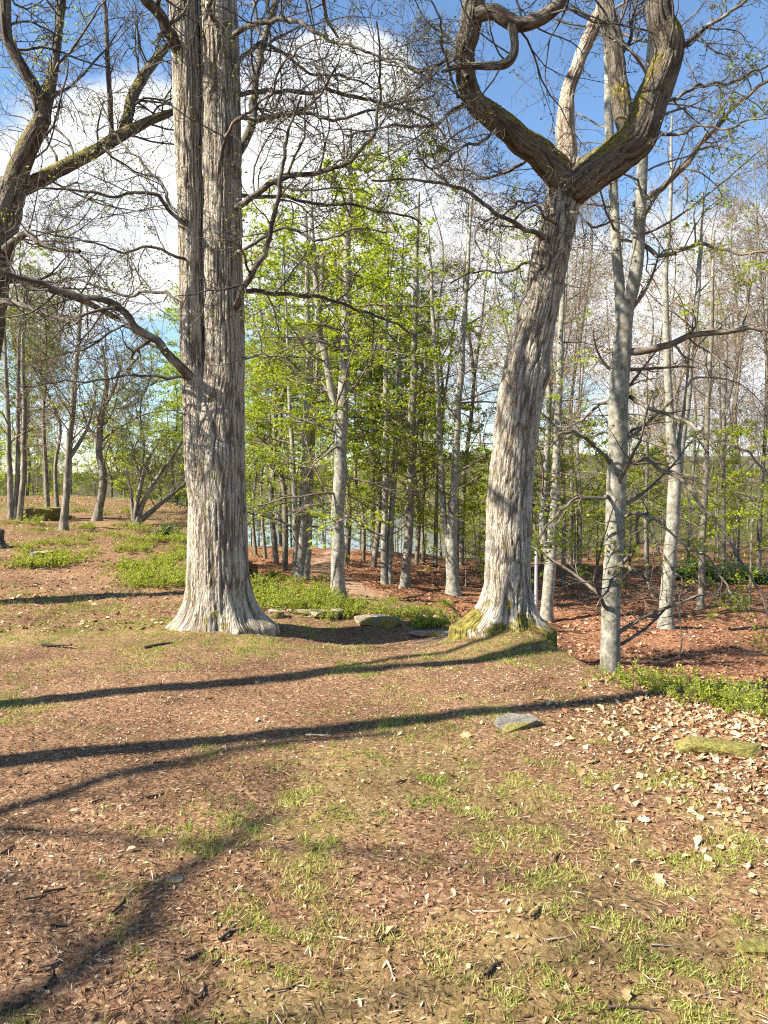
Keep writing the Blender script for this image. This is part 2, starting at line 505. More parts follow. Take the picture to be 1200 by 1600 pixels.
def leaf_mat(name, stops, trans=.5, tcol=None, rough=.5):
    m, N, L, b, out = new_mat(name)
    t = attr(N, 'tint').outputs['Fac']
    c = ramp(N, L, t, stops)
    L.new(c, b.inputs['Base Color']); b.inputs['Roughness'].default_value = rough
    if trans > 0:
        tr = N.new('ShaderNodeBsdfTranslucent')
        L.new(mixc(N, L, 1.0, c, tcol or (1.3, 1.25, .6), 'MULTIPLY'), tr.inputs[0])
        mx = N.new('ShaderNodeMixShader'); mx.inputs[0].default_value = trans
        L.new(b.outputs[0], mx.inputs[1]); L.new(tr.outputs[0], mx.inputs[2]); L.new(mx.outputs[0], out.inputs['Surface'])
    return m


M_LEAF = leaf_mat('fresh_beech_leaf', [(0, (.15, .22, .016)), (.5, (.28, .36, .03)), (1, (.42, .45, .055))])
M_LEAFDK = leaf_mat('olive_young_leaf', [(0, (.08, .10, .02)), (.6, (.16, .20, .035)), (1, (.24, .27, .06))])
M_BUD = leaf_mat('opening_bud', [(0, (.13, .09, .05)), (.5, (.19, .15, .06)), (1, (.25, .28, .06))], trans=.2)
M_BILB = leaf_mat('bilberry_leaf', [(0, (.13, .18, .018)), (.5, (.28, .34, .04)), (1, (.46, .46, .10))])
M_EVER = leaf_mat('evergreen_leaf', [(0, (.03, .065, .014)), (.6, (.08, .15, .025)), (1, (.16, .23, .04))], trans=.15, rough=.35)
M_GRASS = leaf_mat('short_grass', [(0, (.14, .20, .03)), (.45, (.25, .31, .06)), (.8, (.37, .37, .10)), (1, (.50, .43, .20))], trans=.3)
M_CHIP = leaf_mat('bark_chip', [(0, (.035, .02, .011)), (.3, (.13, .063, .03)), (.6, (.26, .145, .078)), (.85, (.42, .28, .17)), (1, (.64, .52, .38))], trans=0, rough=.8)
M_DRY = leaf_mat('dry_leaf', [(0, (.11, .05, .024)), (.35, (.25, .13, .062)), (.7, (.43, .28, .15)), (1, (.62, .49, .33))], trans=.15, tcol=(1.1, .8, .5), rough=.7)
M_COPPER = leaf_mat('copper_beech_litter', [(0, (.11, .05, .026)), (.5, (.27, .135, .072)), (.85, (.40, .235, .14)), (1, (.54, .39, .27))], trans=0, rough=.8)


def stone_mat(name, a, b_, mossy=.0):
    m, N, L, b, out = new_mat(name)
    tc = N.new('ShaderNodeTexCoord')
    n = tex(N, L, 'ShaderNodeTexNoise', tc.outputs['Object'], 7, None, Detail=8, Roughness=.65)
    n2 = tex(N, L, 'ShaderNodeTexNoise', tc.outputs['Object'], 55, None, Detail=4)
    c = ramp(N, L, n.outputs[0], [(.35, a), (.65, b_)])
    c = mixc(N, L, 1.0, c, ramp(N, L, n2.outputs[0], [(.3, (.7, .7, .7)), (.7, (1.2, 1.2, 1.2))]), 'MULTIPLY')
    if mossy:
        n3 = tex(N, L, 'ShaderNodeTexNoise', tc.outputs['Object'], 3.2, None, Detail=6)
        c = mixc(N, L, mapr(N, L, n3.outputs[0], .62 - mossy * .3, .72 - mossy * .3), c, ramp(N, L, n2.outputs[0], [(.3, (.08, .065, .02)), (.5, (.16, .14, .035)), (.7, (.25, .22, .06))]))
    L.new(c, b.inputs['Base Color']); bump(N, L, b, mth(N, L, 'ADD', n.outputs[0], mth(N, L, 'MULTIPLY', n2.outputs[0], .3)), .7, .03)
    return m


M_STONE = stone_mat('pale_rock', (.20, .16, .12), (.38, .32, .25), .3)
M_SLAB = stone_mat('grey_slate', (.10, .095, .08), (.20, .185, .155), .5)
M_MOSSROCK = stone_mat('moss_covered_rock', (.22, .18, .12), (.34, .29, .2), .95)


def simple_mat(name, col, rough=.6, metal=0.0):
    m, N, L, b, out = new_mat(name)
    tc = N.new('ShaderNodeTexCoord'); n = tex(N, L, 'ShaderNodeTexNoise', tc.outputs['Object'], 14, None, Detail=4)
    L.new(mixc(N, L, 1.0, col, ramp(N, L, n.outputs[0], [(.3, (.8, .8, .8)), (.7, (1.15, 1.15, 1.15))]), 'MULTIPLY'), b.inputs['Base Color'])
    b.inputs['Roughness'].default_value = rough; b.inputs['Metallic'].default_value = metal
    return m


M_POLE = simple_mat('galvanised_pole', (.48, .49, .50), .45, .4)
M_LAMP = simple_mat('black_lamp_housing', (.03, .03, .035), .35)
M_GLASSLAMP = simple_mat('lamp_diffuser', (.6, .6, .58), .3)


def ground_mat():
    m, N, L, b, out = new_mat('forest_floor')
    tc = N.new('ShaderNodeTexCoord'); co = tc.outputs['Object']
    n1 = tex(N, L, 'ShaderNodeTexNoise', co, 1.1, None, Detail=6, Roughness=.6)
    n2 = tex(N, L, 'ShaderNodeTexNoise', co, 26, None, Detail=6, Roughness=.7)
    v = tex(N, L, 'ShaderNodeTexVoronoi', co, 75, (1, 1, .4)); v.inputs['Randomness'].default_value = 1
    v2 = tex(N, L, 'ShaderNodeTexVoronoi', co, 22, (1, 1, .4))
    sv = N.new('ShaderNodeSeparateColor'); L.new(v.outputs['Color'], sv.inputs[0])
    sv2 = N.new('ShaderNodeSeparateColor'); L.new(v2.outputs['Color'], sv2.inputs[0])
    soil = ramp(N, L, n2.outputs[0], [(.28, (.06, .032, .017)), (.5, (.165, .093, .052)), (.72, (.30, .19, .115))])
    chip = ramp(N, L, sv.outputs[0], [(0, (.06, .032, .017)), (.5, (.21, .12, .068)), (.9, (.36, .23, .135)), (1, (.58, .44, .29))])
    c = mixc(N, L, .55, soil, chip)
    cop = ramp(N, L, sv2.outputs[0], [(0, (.12, .045, .024)), (.5, (.23, .095, .05)), (.85, (.30, .145, .08)), (1, (.42, .27, .17))])
    low = attr(N, 'low').outputs['Fac']
    c = mixc(N, L, mth(N, L, 'MULTIPLY', low, .7), c, cop)
    path = attr(N, 'path').outputs['Fac']
    pc = ramp(N, L, n2.outputs[0], [(.3, (.24, .155, .10)), (.7, (.42, .30, .22))])
    c = mixc(N, L, mth(N, L, 'MULTIPLY', path, .75), c, pc)
    gr = attr(N, 'green').outputs['Fac']
    gf = mapr(N, L, mth(N, L, 'ADD', gr, mth(N, L, 'MULTIPLY', mth(N, L, 'SUBTRACT', n2.outputs[0], .5), .9)),   .3, 1.0, 0, .42)
    gc = ramp(N, L, n2.outputs[0], [(.3, (.12, .115, .03)), (.6, (.25, .22, .07)), (.8, (.36, .29, .12))])
    c = mixc(N, L, gf, c, gc)
    c = mixc(N, L, 1.0, c, ramp(N, L, n1.outputs[0], [(.3, (.6, .58, .56)), (.5, (.98, .97, .94)), (.7, (1.22, 1.22, 1.2))]), 'MULTIPLY')
    far = attr(N, 'far').outputs['Fac']
    fc = ramp(N, L, tex(N, L, 'ShaderNodeTexNoise', co, .09, None, Detail=9, Roughness=.75).outputs[0], [(.35, (.035, .04, .022)), (.5, (.075, .07, .035)), (.65, (.11, .105, .05))])
    c = mixc(N, L, far, c, fc)
    L.new(c, b.inputs['Base Color'])
    h = mth(N, L, 'ADD', n2.outputs[0], mth(N, L, 'MULTIPLY', sv.outputs[1], .35))
    bump(N, L, b, h, .8, .025)
    b.inputs['Roughness'].default_value = .95; b.inputs['Specular IOR Level'].default_value = .1
    return m


M_GROUND = ground_mat()


def water_mat():
    m, N, L, b, out = new_mat('lake_water')
    b.inputs['Base Color'].default_value = (.03, .05, .065, 1); b.inputs['Roughness'].default_value = .12; b.inputs['Specular IOR Level'].default_value = .5
    tc = N.new('ShaderNodeTexCoord'); n = tex(N, L, 'ShaderNodeTexNoise', tc.outputs['Object'], .8, (1, .35, 1), Detail=4)
    bump(N, L, b, n.outputs[0], .6, .12)
    return m


M_WATER = water_mat()

# ------------------------------------------------------------------ ground and lake
def axis(lo, hi, fine_lo, fine_hi, step, g):
    a = list(np.arange(fine_lo, fine_hi, step)); s = step
    while a[-1] < hi: s *= g; a.append(a[-1] + s)
    s = step; pre = [fine_lo]
    while pre[-1] > lo: s *= g; pre.append(pre[-1] - s)
    return np.array(pre[:0:-1] + a)


gx = axis(-2600, 2600, -4.0, 4.0, .042, 1.085)
gy = axis(-500, 3600, 1.7, 9.2, .042, 1.07)
X, Y = np.meshgrid(gx, gy)
Z = height(X, Y)
ny, nx = X.shape
ii = np.arange((ny - 1) * (nx - 1)); r_, c_ = ii // (nx - 1), ii % (nx - 1)
q = r_ * nx + c_
edge_s = (Y - np.interp(X, EX, EY))
green = smooth(.50, .62, grass_mask(X, Y)) * smooth(14, 9, Y) * smooth(2.5, .4, edge_s) * .8
green = np.maximum(green, .75 * smooth(.5, .62, fbm2(X, Y, .5, 3, 11.)) * smooth(-2.5, -4.5, X) * smooth(9, 13, Y) * smooth(40, 26, Y))
lowm = smooth(1.0, 4.5, edge_s); pth = smooth(.75, .3, path_dist(X, Y) + (fbm2(X, Y, 1.5, 3, 6.) - .5) * .5)
green = np.maximum(green, .9 * np.exp(-((X - 1.25) / .75) ** 2 - ((Y - 7.6) / .5) ** 2))
GV = np.stack([X, Y, Z], -1).reshape(-1, 3)
GROUND = obj('forest_floor', mesh('forest_floor', GV, np.stack([q, q + 1, q + nx + 1, q + nx], -1), M_GROUND, True,
             {'green': green.ravel(), 'low': lowm.ravel(), 'path': pth.ravel(), 'far': smooth(34, 75, np.hypot(X, Y)).ravel()}),
             None, 'brown woodland floor of leaf litter, bare soil and thin grass', 'ground', None, 'structure')
obj('lake', mesh('lake', np.array([[-2500, 60, -10.5], [2500, 60, -10.5], [2500, 2500, -10.5], [-2500, 2500, -10.5]]), np.array([[0, 1, 2, 3]]), M_WATER),
    None, 'blue grey lake glimpsed between the far trunks', 'lake', None, 'structure')

# ------------------------------------------------------------------ bark-covered stems with real furrows
def bark_stem(path, rad, K, step, depth, cell, seed, origin, roots=(), knots=(), lumps=.03, moss_h=None, stretch=.13, mat=M_OAK, name='trunk', parent=None, crack=.5, cap=False, moss_dir=None, moss_band=None):
    """path/rad control points; K sides; step row spacing in m"""
    rng = rs(seed)
    path = np.asarray(path, float)
    L = np.linalg.norm(np.diff(path, axis=0), axis=1).sum(); S = max(6, int(L / step))
    P, R = resample(path, rad, S)
    T = norm(np.gradient(P, axis=0))
    Xv = np.array([1.0, 0, 0])
    th = np.arange(K) * (2 * math.pi / K); c, s = np.cos(th), np.sin(th)
    ln = np.concatenate([[0], np.cumsum(np.linalg.norm(np.diff(P, axis=0), axis=1))])
    DIR = np.empty((S + 1, K, 3))
    for i in range(S + 1):
        Xv = norm(Xv - T[i] * (Xv @ T[i])); Yv = np.cross(T[i], Xv)
        DIR[i] = Xv * c[:, None] + Yv * s[:, None]
    B = np.empty((S + 1, K, 3)); B[..., 0] = c * R[:, None]; B[..., 1] = s * R[:, None]; B[..., 2] = ln[:, None] + seed * 3.1
    w = np.stack([fbm(B * np.array([7, 7, 4]) + 5.1 * k, 3) for k in range(3)], -1) - .5
    p = B + w * cell * np.array([1.1, 1.1, 5])
    r1 = np.abs(vnoise(p / cell * np.array([1, 1, stretch]) + 3.7) - .5) * 2
    r2 = np.abs(vnoise(p / (cell * .62) * np.array([1, 1, stretch * 1.3]) + 19.1) - .5) * 2
    e2 = voro_edge(p / (cell * 1.1) * np.array([1, 1, max(stretch * 3.2, .3)]) + 9.7)
    plate = fbm(B * np.array([9, 9, 5]) + 41, 3)
    fur = smooth(.0, .26 + .2 * plate, r1) * (.55 + .45 * smooth(0, .3, r2)) * (1 - crack * .5 * (1 - smooth(.0, .16, e2)))
    fur = np.clip(fur * (.75 + .5 * plate), 0, 1)
    fine = fbm(B * np.array([55, 55, 20]), 2) - .5
    lump = fbm(B * np.array([2.6, 2.6, 1.3]) + 31, 3) - .5
    rr = R[:, None] * (1 + 0 * c) + lump * lumps * 2 + (fur - .75) * depth + fine * depth * .5
    h = P[:, 2] - (origin[2] if roots else -1e3)
    moss = np.zeros((S + 1, K))
    for (a0, amp, pw, hs) in roots:
        cc = np.clip(np.cos(th - a0), 0, 1) ** pw
        rr = rr + amp * np.exp(-np.clip(h, 0, 9) / hs)[:, None] * cc[None, :]
    if moss_h:
        mm = smooth(moss_h * 1.5, moss_h * .4, h[:, None] + (fbm(B * np.array([7, 7, 5]) + 3, 3) - .5) * .9)
        moss = mm * (1 if moss_dir is None else .75 * smooth(-.6, 1., np.cos(th - moss_dir))[None, :])
        mm = moss; rr = rr + mm * (.012 + .03 * (fbm(B * 26, 3) - .5))
    if moss_band:
        tt = np.linspace(0, 1, S + 1)[:, None]
        moss = moss + moss_band[2] * smooth(moss_band[0] - .06, moss_band[0] + .04, tt) * smooth(moss_band[1] + .06, moss_band[1] - .04, tt) * smooth(-.25, .5, DIR[..., 2] - .35 * DIR[..., 1])
        rr = rr + .012 * moss
    V = P[:, None] + DIR * rr[..., None]
    for (kp, kr, ka) in knots:
        d = np.linalg.norm(V - np.asarray(kp), axis=-1) / kr
        g = np.exp(-d * d * 1.2) - .75 * np.exp(-d * d * 9)
        V = V + DIR * (ka * g + ka * .35 * np.exp(-d * d) * (fbm(V * 30, 2) - .5) * 2)[..., None]
    idx = np.arange(S)[:, None] * K; k = np.arange(K)[None, :]; k2 = (k + 1) % K
    F = np.stack([idx + k, idx + k2, idx + K + k2, idx + K + k], -1).reshape(-1, 4)
    V = V.reshape(-1, 3) - np.asarray(origin); Fs = [F]
    Ba = B.reshape(-1, 3); fa = fur.ravel(); ma = moss.ravel()
    if cap:
        V = np.vstack([V, V[-K:].mean(0) - T[-1] * .03]); n = len(V) - 1
        kk = np.arange(K); Fs.append(np.stack([S * K + kk, S * K + (kk + 1) % K, np.full(K, n)], -1))
        Ba = np.vstack([Ba, Ba[-1]]); fa = np.append(fa, .2); ma = np.append(ma, 0)
    me = mesh(name, V, Fs, mat, True, {'bk': Ba, 'fur': fa, 'moss': ma})
    return obj(name, me, parent), P, R


def uvpath(lst, d0, d1, w0=None, w1=None, curve=0.0):
    """lst of (u,v[,w]); depth runs d0..d1; widths in px -> radius"""
    n = len(lst); pts = []; rad = []
    for i, q_ in enumerate(lst):
        t = i / (n - 1); d = d0 + (d1 - d0) * t + curve * math.sin(math.pi * t)
        pts.append(at(q_[0], q_[1], d))
        w = q_[2] if len(q_) > 2 else w0 + (w1 - w0) * t
        rad.append(w / 2 / FPX * d)
    return np.array(pts), np.array(rad)


def stack(plist, S):
    Ps, Rs = zip(*[resample(p, r, S) for p, r in plist])
    return np.array(Ps), np.array(Rs)


def crown(parent, origin, parents, spec, rng, twig_mat, leaf=None, name='crown'):
    """grow finer branches off the given (P,R) stacks and join them to the crown part with its foliage"""
    g = Geo(); tips = None
    P, R = parents
    for lv in spec:
        p0, d0, L, r0 = spawn(P, R, lv['n'], lv.get('t0', .25), lv.get('t1', 1.0), lv['ang'], lv['lr'], lv['rr'], rng, lv.get('flat', 0), lv.get('fall', .5), lv.get('abs', False), lv.get('rmin', .0012))
        if 'maxr' in lv: r0 = np.minimum(r0, lv['maxr'])
        P, R = grow(p0, d0, L, r0, lv['S'], lv['wig'], np.array(lv.get('trop', (0, 0, 0))), lv.get('tip', .35), rng)
        g.tubes(P, R, lv.get('K', 3), rng, lv.get('K', 3) <= 4)
    cr = obj(name, g.make(name, twig_mat, origin), parent)
    if leaf:
        C, A, W = leaves_on(P, leaf['n'], leaf['size'], rng, leaf.get('t0', .2), leaf.get('horiz', .6), leaf.get('spread', .02))
        keep = np.ones(len(C), bool)
        if leaf.get('patch'):
            keep = fbm(C * leaf['patch'][0], 2) > leaf['patch'][1]
        C, A, W = C[keep], A[keep], W[keep]
        tint = np.clip(.5 + .9 * (fbm(C * .9, 2) - .5) + rng.normal(size=len(C)) * .22, 0, 1)
        f = obj('foliage', leaf_mesh('foliage', C - np.asarray(origin), A, W, leaf['mat'], tint, .15), cr, kind='stuff')
    return P, R


OAKSPEC = lambda n1, n2, n3, k=1.0: [
    dict(n=n1, t0=.12, ang=(35, 80), lr=(.3, .65), rr=.5, S=8, wig=.2, trop=(0, 0, .02), K=4, tip=.35),
    dict(n=n2, t0=.12, ang=(30, 75), lr=(.35, .65), rr=.6, S=5, wig=.28, trop=(0, 0, .02), K=3, tip=.45, rmin=.0035),
    dict(n=n3, t0=.15, ang=(30, 75), lr=(.3, .65), rr=.7, S=3, wig=.3, trop=(0, 0, .04), K=3, tip=.5, rmin=.0026 * k)]


def gnarl(P, seed, a=.06, f=2.6):
    t = np.linspace(0, 1, len(P))[:, None]
    n = np.stack([fbm(P * f + 9 * j + seed, 2) for j in range(3)], -1) - .5
    n2 = np.stack([fbm(P * f * 3.1 + 5 * j + seed, 2) for j in range(3)], -1) - .5
    return P + (n * a * 2.2 + n2 * a * 1.3) * smooth(0, .15, t)


# ------------------------------------------------------------------ the double-stemmed oak
def oak_double():
    rng = rs(11); d = 8.2
    base = at(345, 985, d); base[2] = hz(base[0], base[1]) - .02
    t = thing('oak_tree', 'large pale furrowed oak of two fused upright stems on the open ground', 'tree', base)
    main = [(343, 1020, 104), (342, 960, 101), (341, 900, 97), (340, 800, 93), (341, 700, 84), (347, 620, 72), (350, 560, 66), (347, 420, 65), (346, 300, 64), (344, 100, 60), (341, 0, 58), (338, -200, 54)]
    p, r = uvpath(main, d, d)
    r_a0 = math.radians
    _, P1, R1 = bark_stem(p, r * .98, 210, .03, .0125, .024, 1, base, parent=t, moss_h=.11, moss_dir=3.6, lumps=.018, stretch=.06,
                          roots=[(r_a0(-8), .34, 9, .2), (r_a0(198), .24, 10, .15), (r_a0(232), .12, 22, .12), (r_a0(262), .10, 26, .14), (r_a0(306), .16, 20, .13), (r_a0(90), .3, 3, .2)],
                          knots=[(at(345, 715, d - .28), .16, .07)])
    left = [(322, 830, 44), (314, 740, 50), (309, 660, 46), (301, 560, 37), (298, 420, 38), (297, 300, 40), (291, 100, 43), (287, 0, 43), (280, -200, 38)]
    p, r = uvpath(left, d - .06, d - .05)
    _, P2, R2 = bark_stem(p, r, 120, .03, .011, .024, 2, base, parent=t, lumps=.012, stretch=.06, name='stem')
    # tops above the frame: real, they shade the ground
    tops = [uvpath([(338, -195, 54), (345, -420, 44), (330, -700, 32), (350, -1000, 16), (345, -1250, 5)], d, d + .5),
            uvpath([(280, -195, 38), (240, -420, 32), (200, -650, 22), (190, -900, 12), (170, -1150, 4)], d - .05, d - .9)]
    for pp, rr in tops:
        g = Geo(); a, b = resample(pp, rr, 24); g.tubes(a[None], b[None], 12, rng); obj('stem_top', g.make('stem_top', M_TWIG, base), t)
    limbs = [
        ([(298, 590), (280, 572), (255, 545), (215, 510), (180, 485), (130, 462), (60, 440), (0, 425), (-80, 412)], d - .15, 6.9, 20, 7),
        ([(285, 85), (268, 62), (250, 25), (225, 0), (180, -45), (120, -120)], d - .1, 7.4, 26, 14),
        ([(368, 480), (378, 462), (400, 420), (418, 390), (428, 330), (440, 270), (452, 200), (470, 150)], d - .2, 7.2, 15, 5),
        ([(365, 325), (385, 316), (435, 282), (500, 270), (550, 245), (582, 200), (592, 120), (588, 40)], d - .1, 7.0, 14, 4),
        ([(365, 190), (385, 183), (440, 180), (520, 181), (600, 172), (680, 150)], d - .1, 7.4, 10, 4),
        ([(365, 150), (390, 147), (450, 143), (550, 150), (605, 162), (660, 180), (700, 215)], d, 8.9, 10, 4),
        ([(360, 60), (385, 40), (415, 30), (465, 30), (500, 55), (550, 75), (600, 95), (650, 130)], d - .1, 6.8, 11, 4),
        ([(368, 305), (390, 303), (430, 310), (520, 321), (600, 331), (660, 350)], d, 9.2, 9, 4),
        ([(368, 452), (390, 456), (450, 461), (520, 472), (590, 495), (650, 525)], d, 8.8, 11, 4),
        ([(365, 250), (380, 225), (392, 185), (402, 120), (415, 50), (430, 0), (450, -90)], d + .25, d + .9, 18, 13),
        ([(290, 350), (278, 338), (245, 303), (210, 298), (165, 304), (100, 290), (50, 302)], d - .2, 7.3, 9, 4),
        ([(290, 345), (275, 328), (240, 280), (215, 250), (188, 222), (150, 150)], d - .2, 8.6, 8, 3),
        ([(290, 405), (270, 398), (240, 385), (180, 396), (120, 371), (50, 362)], d - .2, 7.6, 7, 3),
        ([(292, 590), (272, 586), (225, 585), (150, 590), (100, 596), (40, 610)], d - .1, 7.0, 7, 3),
        ([(292, 490), (270, 470), (235, 455), (190, 460), (130, 440), (80, 442)], d + .1, 9.6, 8, 3),
        ([(372, 560), (386, 562), (420, 555), (470, 560), (520, 540)], d, 7.6, 6, 3),
        ([(340, 40), (330, 10), (350, -30), (400, -60), (470, -40)], d - .25, 6.6, 10, 4),
        ([(365, 400), (384, 385), (440, 360), (500, 372), (560, 350), (620, 362)], d - .1, 7.1, 8, 3),
        ([(368, 100), (390, 80), (430, 75), (480, 110), (540, 120), (600, 140)], d + .1, 9.4, 9, 3),
        ([(345, 250), (352, 215), (378, 175), (420, 150), (450, 90), (500, 60)], d - .3, 6.4, 7, 3),
    ]
    pr = []
    for k, (lst, d0, d1, w0, w1) in enumerate(limbs):
        p, r = uvpath(lst, d0, d1, w0 * .8, w1 * .7)
        g = Geo(); a, b = resample(p, r, 50); a = gnarl(a, k * 3.3, .05); g.tubes(a[None], b[None], 8, rng)
        obj('limb', g.make('limb', M_TWIG, base), t); pr.append((a, b))
    Pst = stack(pr, 22)
    crown(t, base, Pst, OAKSPEC(12, 8, 5), rng, M_TWIG, dict(n=1, size=.028, mat=M_LEAFDK, t0=.5, horiz=.2, spread=.004, patch=(.8, .52)))
    tt = stack(tops, 16)
    crown(t, base, tt, [dict(n=16, t0=.05, ang=(45, 85), lr=(.45, .8), rr=.45, S=8, wig=.2, trop=(0, 0, .03), K=5),
                        dict(n=8, t0=.2, ang=(35, 70), lr=(.3, .5), rr=.5, S=5, wig=.2, K=3), dict(n=4, ang=(30, 70), lr=(.3, .5), rr=.5, S=3, wig=.25, K=3, rmin=.002)], rng, M_TWIG)


oak_double()

# ------------------------------------------------------------------ the forked mossy oak
def oak_forked():
    rng = rs(23); d = 7.8
    base = at(790, 1000, d); base[2] = hz(base[0], base[1]) - .04
    t = thing('oak_tree', 'leaning old oak with mossy foot, forked mossy limbs and a bare dead snag', 'tree', base)
    trunk = [(792, 1035, 92), (791, 985, 86), (793, 930, 79), (794, 860, 78), (796, 780, 79), (803, 700, 75), (816, 610, 78), (832, 530, 72), (848, 460, 66), (862, 390, 63), (876, 330, 60), (886, 285, 62), (893, 255, 50)]
    p, r = uvpath(trunk, d, d + .25)
    rad = math.radians
    _, P1, R1 = bark_stem(p, r * .875, 180, .025, .016, .030, 5, base, parent=t, moss_h=.13, lumps=.018, crack=.8, stretch=.13,
                          roots=[(rad(-12), .24, 9, .16), (rad(195), .38, 8, .16), (rad(238), .17, 18, .12), (rad(282), .12, 24, .12), (rad(320), .13, 20, .12), (rad(90), .25, 3, .2)],
                          knots=[(at(860, 585, d), .12, .045), (at(836, 745, d), .09, .025), (at(768, 760, d - .2), .12, .03)])
    limbs = []
    L1 = [(890, 300, 50), (868, 262, 54), (838, 234, 50), (800, 208, 46), (765, 182, 44), (738, 152, 41), (727, 105, 38), (732, 55, 38), (742, 0, 38), (752, -80, 34), (740, -250, 26)]
    L2 = [(880, 310, 56), (905, 288, 62), (945, 256, 62), (985, 228, 62), (1008, 196, 58), (1022, 150, 54), (1038, 110, 50), (1044, 75, 50), (1034, 35, 48), (1027, -10, 46), (1035, -120, 40), (1060, -300, 26)]
    L3 = [(985, 232, 26), (978, 205, 30), (970, 165, 34), (965, 110, 33), (958, 55, 32), (950, 0, 31), (930, -130, 24), (925, -280, 14)]
    L4 = [(885, 300, 34), (884, 250, 33), (884, 200, 31), (887, 160, 29), (898, 115, 27), (911, 72, 25), (932, 25, 22), (952, -15, 18), (962, -45, 10)]
    for k, (lst, d0, d1, cv, mt, K, nm) in enumerate(((L1, d + .2, d - .9, 0, M_OAKLIMB, 84, 'limb'), (L2, d + .2, d - .5, -.15, M_OAKLIMB, 96, 'limb'),
                                                    (L3, d - .05, d + .5, 0, M_OAKLIMB, 60, 'limb'), (L4, d + .22, d + .5, 0, M_DEADWOOD, 60, 'snag'))):
        p, r = uvpath(lst, d0, d1, curve=cv)
        p, r = resample(p, r * (.84 if nm == 'limb' else .95), 40); p = gnarl(p, 5 + k, .034, 2.2)
        _, P, R = bark_stem(p, r, K, .028, .014 if nm == 'limb' else .008, .032 if nm == 'limb' else .022, 10 + k, base, mat=mt, name=nm, parent=t, lumps=.034, moss_band=((.06, .36, .75), (.1, .5, .8), (0, .2, .6), None)[k], stretch=.11 if nm == 'limb' else .04,
                            knots=[(at(886, 172, d + .1), .07, .03), (at(906, 50, d + .2), .06, .03)] if nm == 'snag' else (), cap=(nm == 'snag'))
        if nm == 'limb': limbs.append((p, r))
    hook = [(742, 25, 24), (770, 18, 24), (795, 32, 23), (815, 38, 21), (845, 28, 20), (868, 12, 18), (880, -10, 17), (900, -60, 14)]
    hook2 = [(800, 33, 20), (803, 60, 14), (803, 82, 14), (792, 98, 14), (770, 103, 12), (748, 103, 9), (715, 104, 8), (690, 112, 5)]
    for lst, d0, d1 in ((hook, d - .72, d - .9), (hook2, d - .78, d - .9)):
        p, r = uvpath(lst, d0, d1)
        bark_stem(p, r, 30, .03, .008, .03, 31, base, mat=M_OAKLIMB, name='branch', parent=t, lumps=.012); limbs.append((p, r))
    thin = [
        ([(850, 372), (832, 358), (800, 350), (765, 325), (725, 300), (690, 288), (640, 285), (580, 290)], d - .05, 6.6, 10, 4),
        ([(735, 160), (715, 168), (690, 185), (640, 200), (590, 195), (540, 210)], d - .55, 6.2, 8, 3),
        ([(730, 120), (700, 100), (660, 110), (620, 90), (570, 100)], d - .7, 7.6, 8, 3),
        ([(740, 150), (715, 140), (700, 100), (690, 50), (670, 0)], d - .6, 6.6, 7, 3),
        ([(780, 195), (760, 215), (720, 230), (680, 262), (640, 250)], d - .3, 6.4, 7, 3),
        ([(835, 240), (800, 262), (760, 275), (720, 262), (680, 250)], d, 8.8, 7, 3),
        ([(1040, 90), (1070, 70), (1110, 40), (1150, 10), (1200, -30)], d - .35, 7.0, 10, 5),
        ([(1020, 160), (1055, 155), (1100, 130), (1150, 125), (1210, 100)], d - .25, 8.6, 8, 4),
        ([(1010, 200), (1050, 210), (1090, 190), (1140, 200), (1200, 180)], d - .15, 6.6, 7, 3),
        ([(880, 320), (900, 330), (930, 352), (960, 350), (1000, 372)], d + .1, 6.9, 6, 3),
        ([(846, 420), (822, 412), (790, 430), (750, 425), (700, 440)], d, 8.4, 6, 3),
        ([(870, 350), (850, 340), (835, 320), (800, 322), (770, 345)], d - .1, 7.0, 6, 3),
        ([(965, 100), (985, 60), (990, 20), (1010, -30)], d + .3, 8.6, 8, 5),
    ]
    pr = []
    for k, (lst, d0, d1, w0, w1) in enumerate(thin):
        p, r = uvpath(lst, d0, d1, w0, w1)
        g = Geo(); a, b = resample(p, r, 36); b = b * .8; a = gnarl(a, k * 2.7, .05); g.tubes(a[None], b[None], 8, rng); obj('branch', g.make('branch', M_TWIG, base), t); pr.append((a, b))
    # sprouts round the fork
    crown(t, base, stack(pr, 20), OAKSPEC(10, 7, 6), rng, M_TWIG, dict(n=1, size=.022, mat=M_BUD, t0=.7, horiz=.1, spread=.003))
    sub = [dict(n=10, t0=.3, ang=(40, 80), lr=(.7, 1.9), abs=True, rr=.2, maxr=.013, S=8, wig=.22, trop=(0, 0, .02), K=4, fall=.1),
           dict(n=7, t0=.15, ang=(30, 70), lr=(.35, .6), rr=.6, S=5, wig=.26, K=3, rmin=.0035), dict(n=5, ang=(30, 70), lr=(.3, .6), rr=.7, S=3, wig=.3, K=3, rmin=.0026)]
    crown(t, base, stack(limbs, 14), sub, rng, M_TWIG, dict(n=1, size=.022, mat=M_BUD, t0=.7, horiz=.1, spread=.003))
    spr = [(P1[-70:-4:8], R1[-70:-4:8])]
    crown(t, base, stack(spr, 10), [dict(n=34, t0=0, ang=(60, 95), lr=(.35, .7), abs=True, rr=1, maxr=.006, S=6, wig=.3, K=3, fall=0), dict(n=5, ang=(30, 80), lr=(.3, .6), rr=.6, S=3, wig=.3, K=3, rmin=.0025)], rng, M_BUDTWIG)


oak_forked()

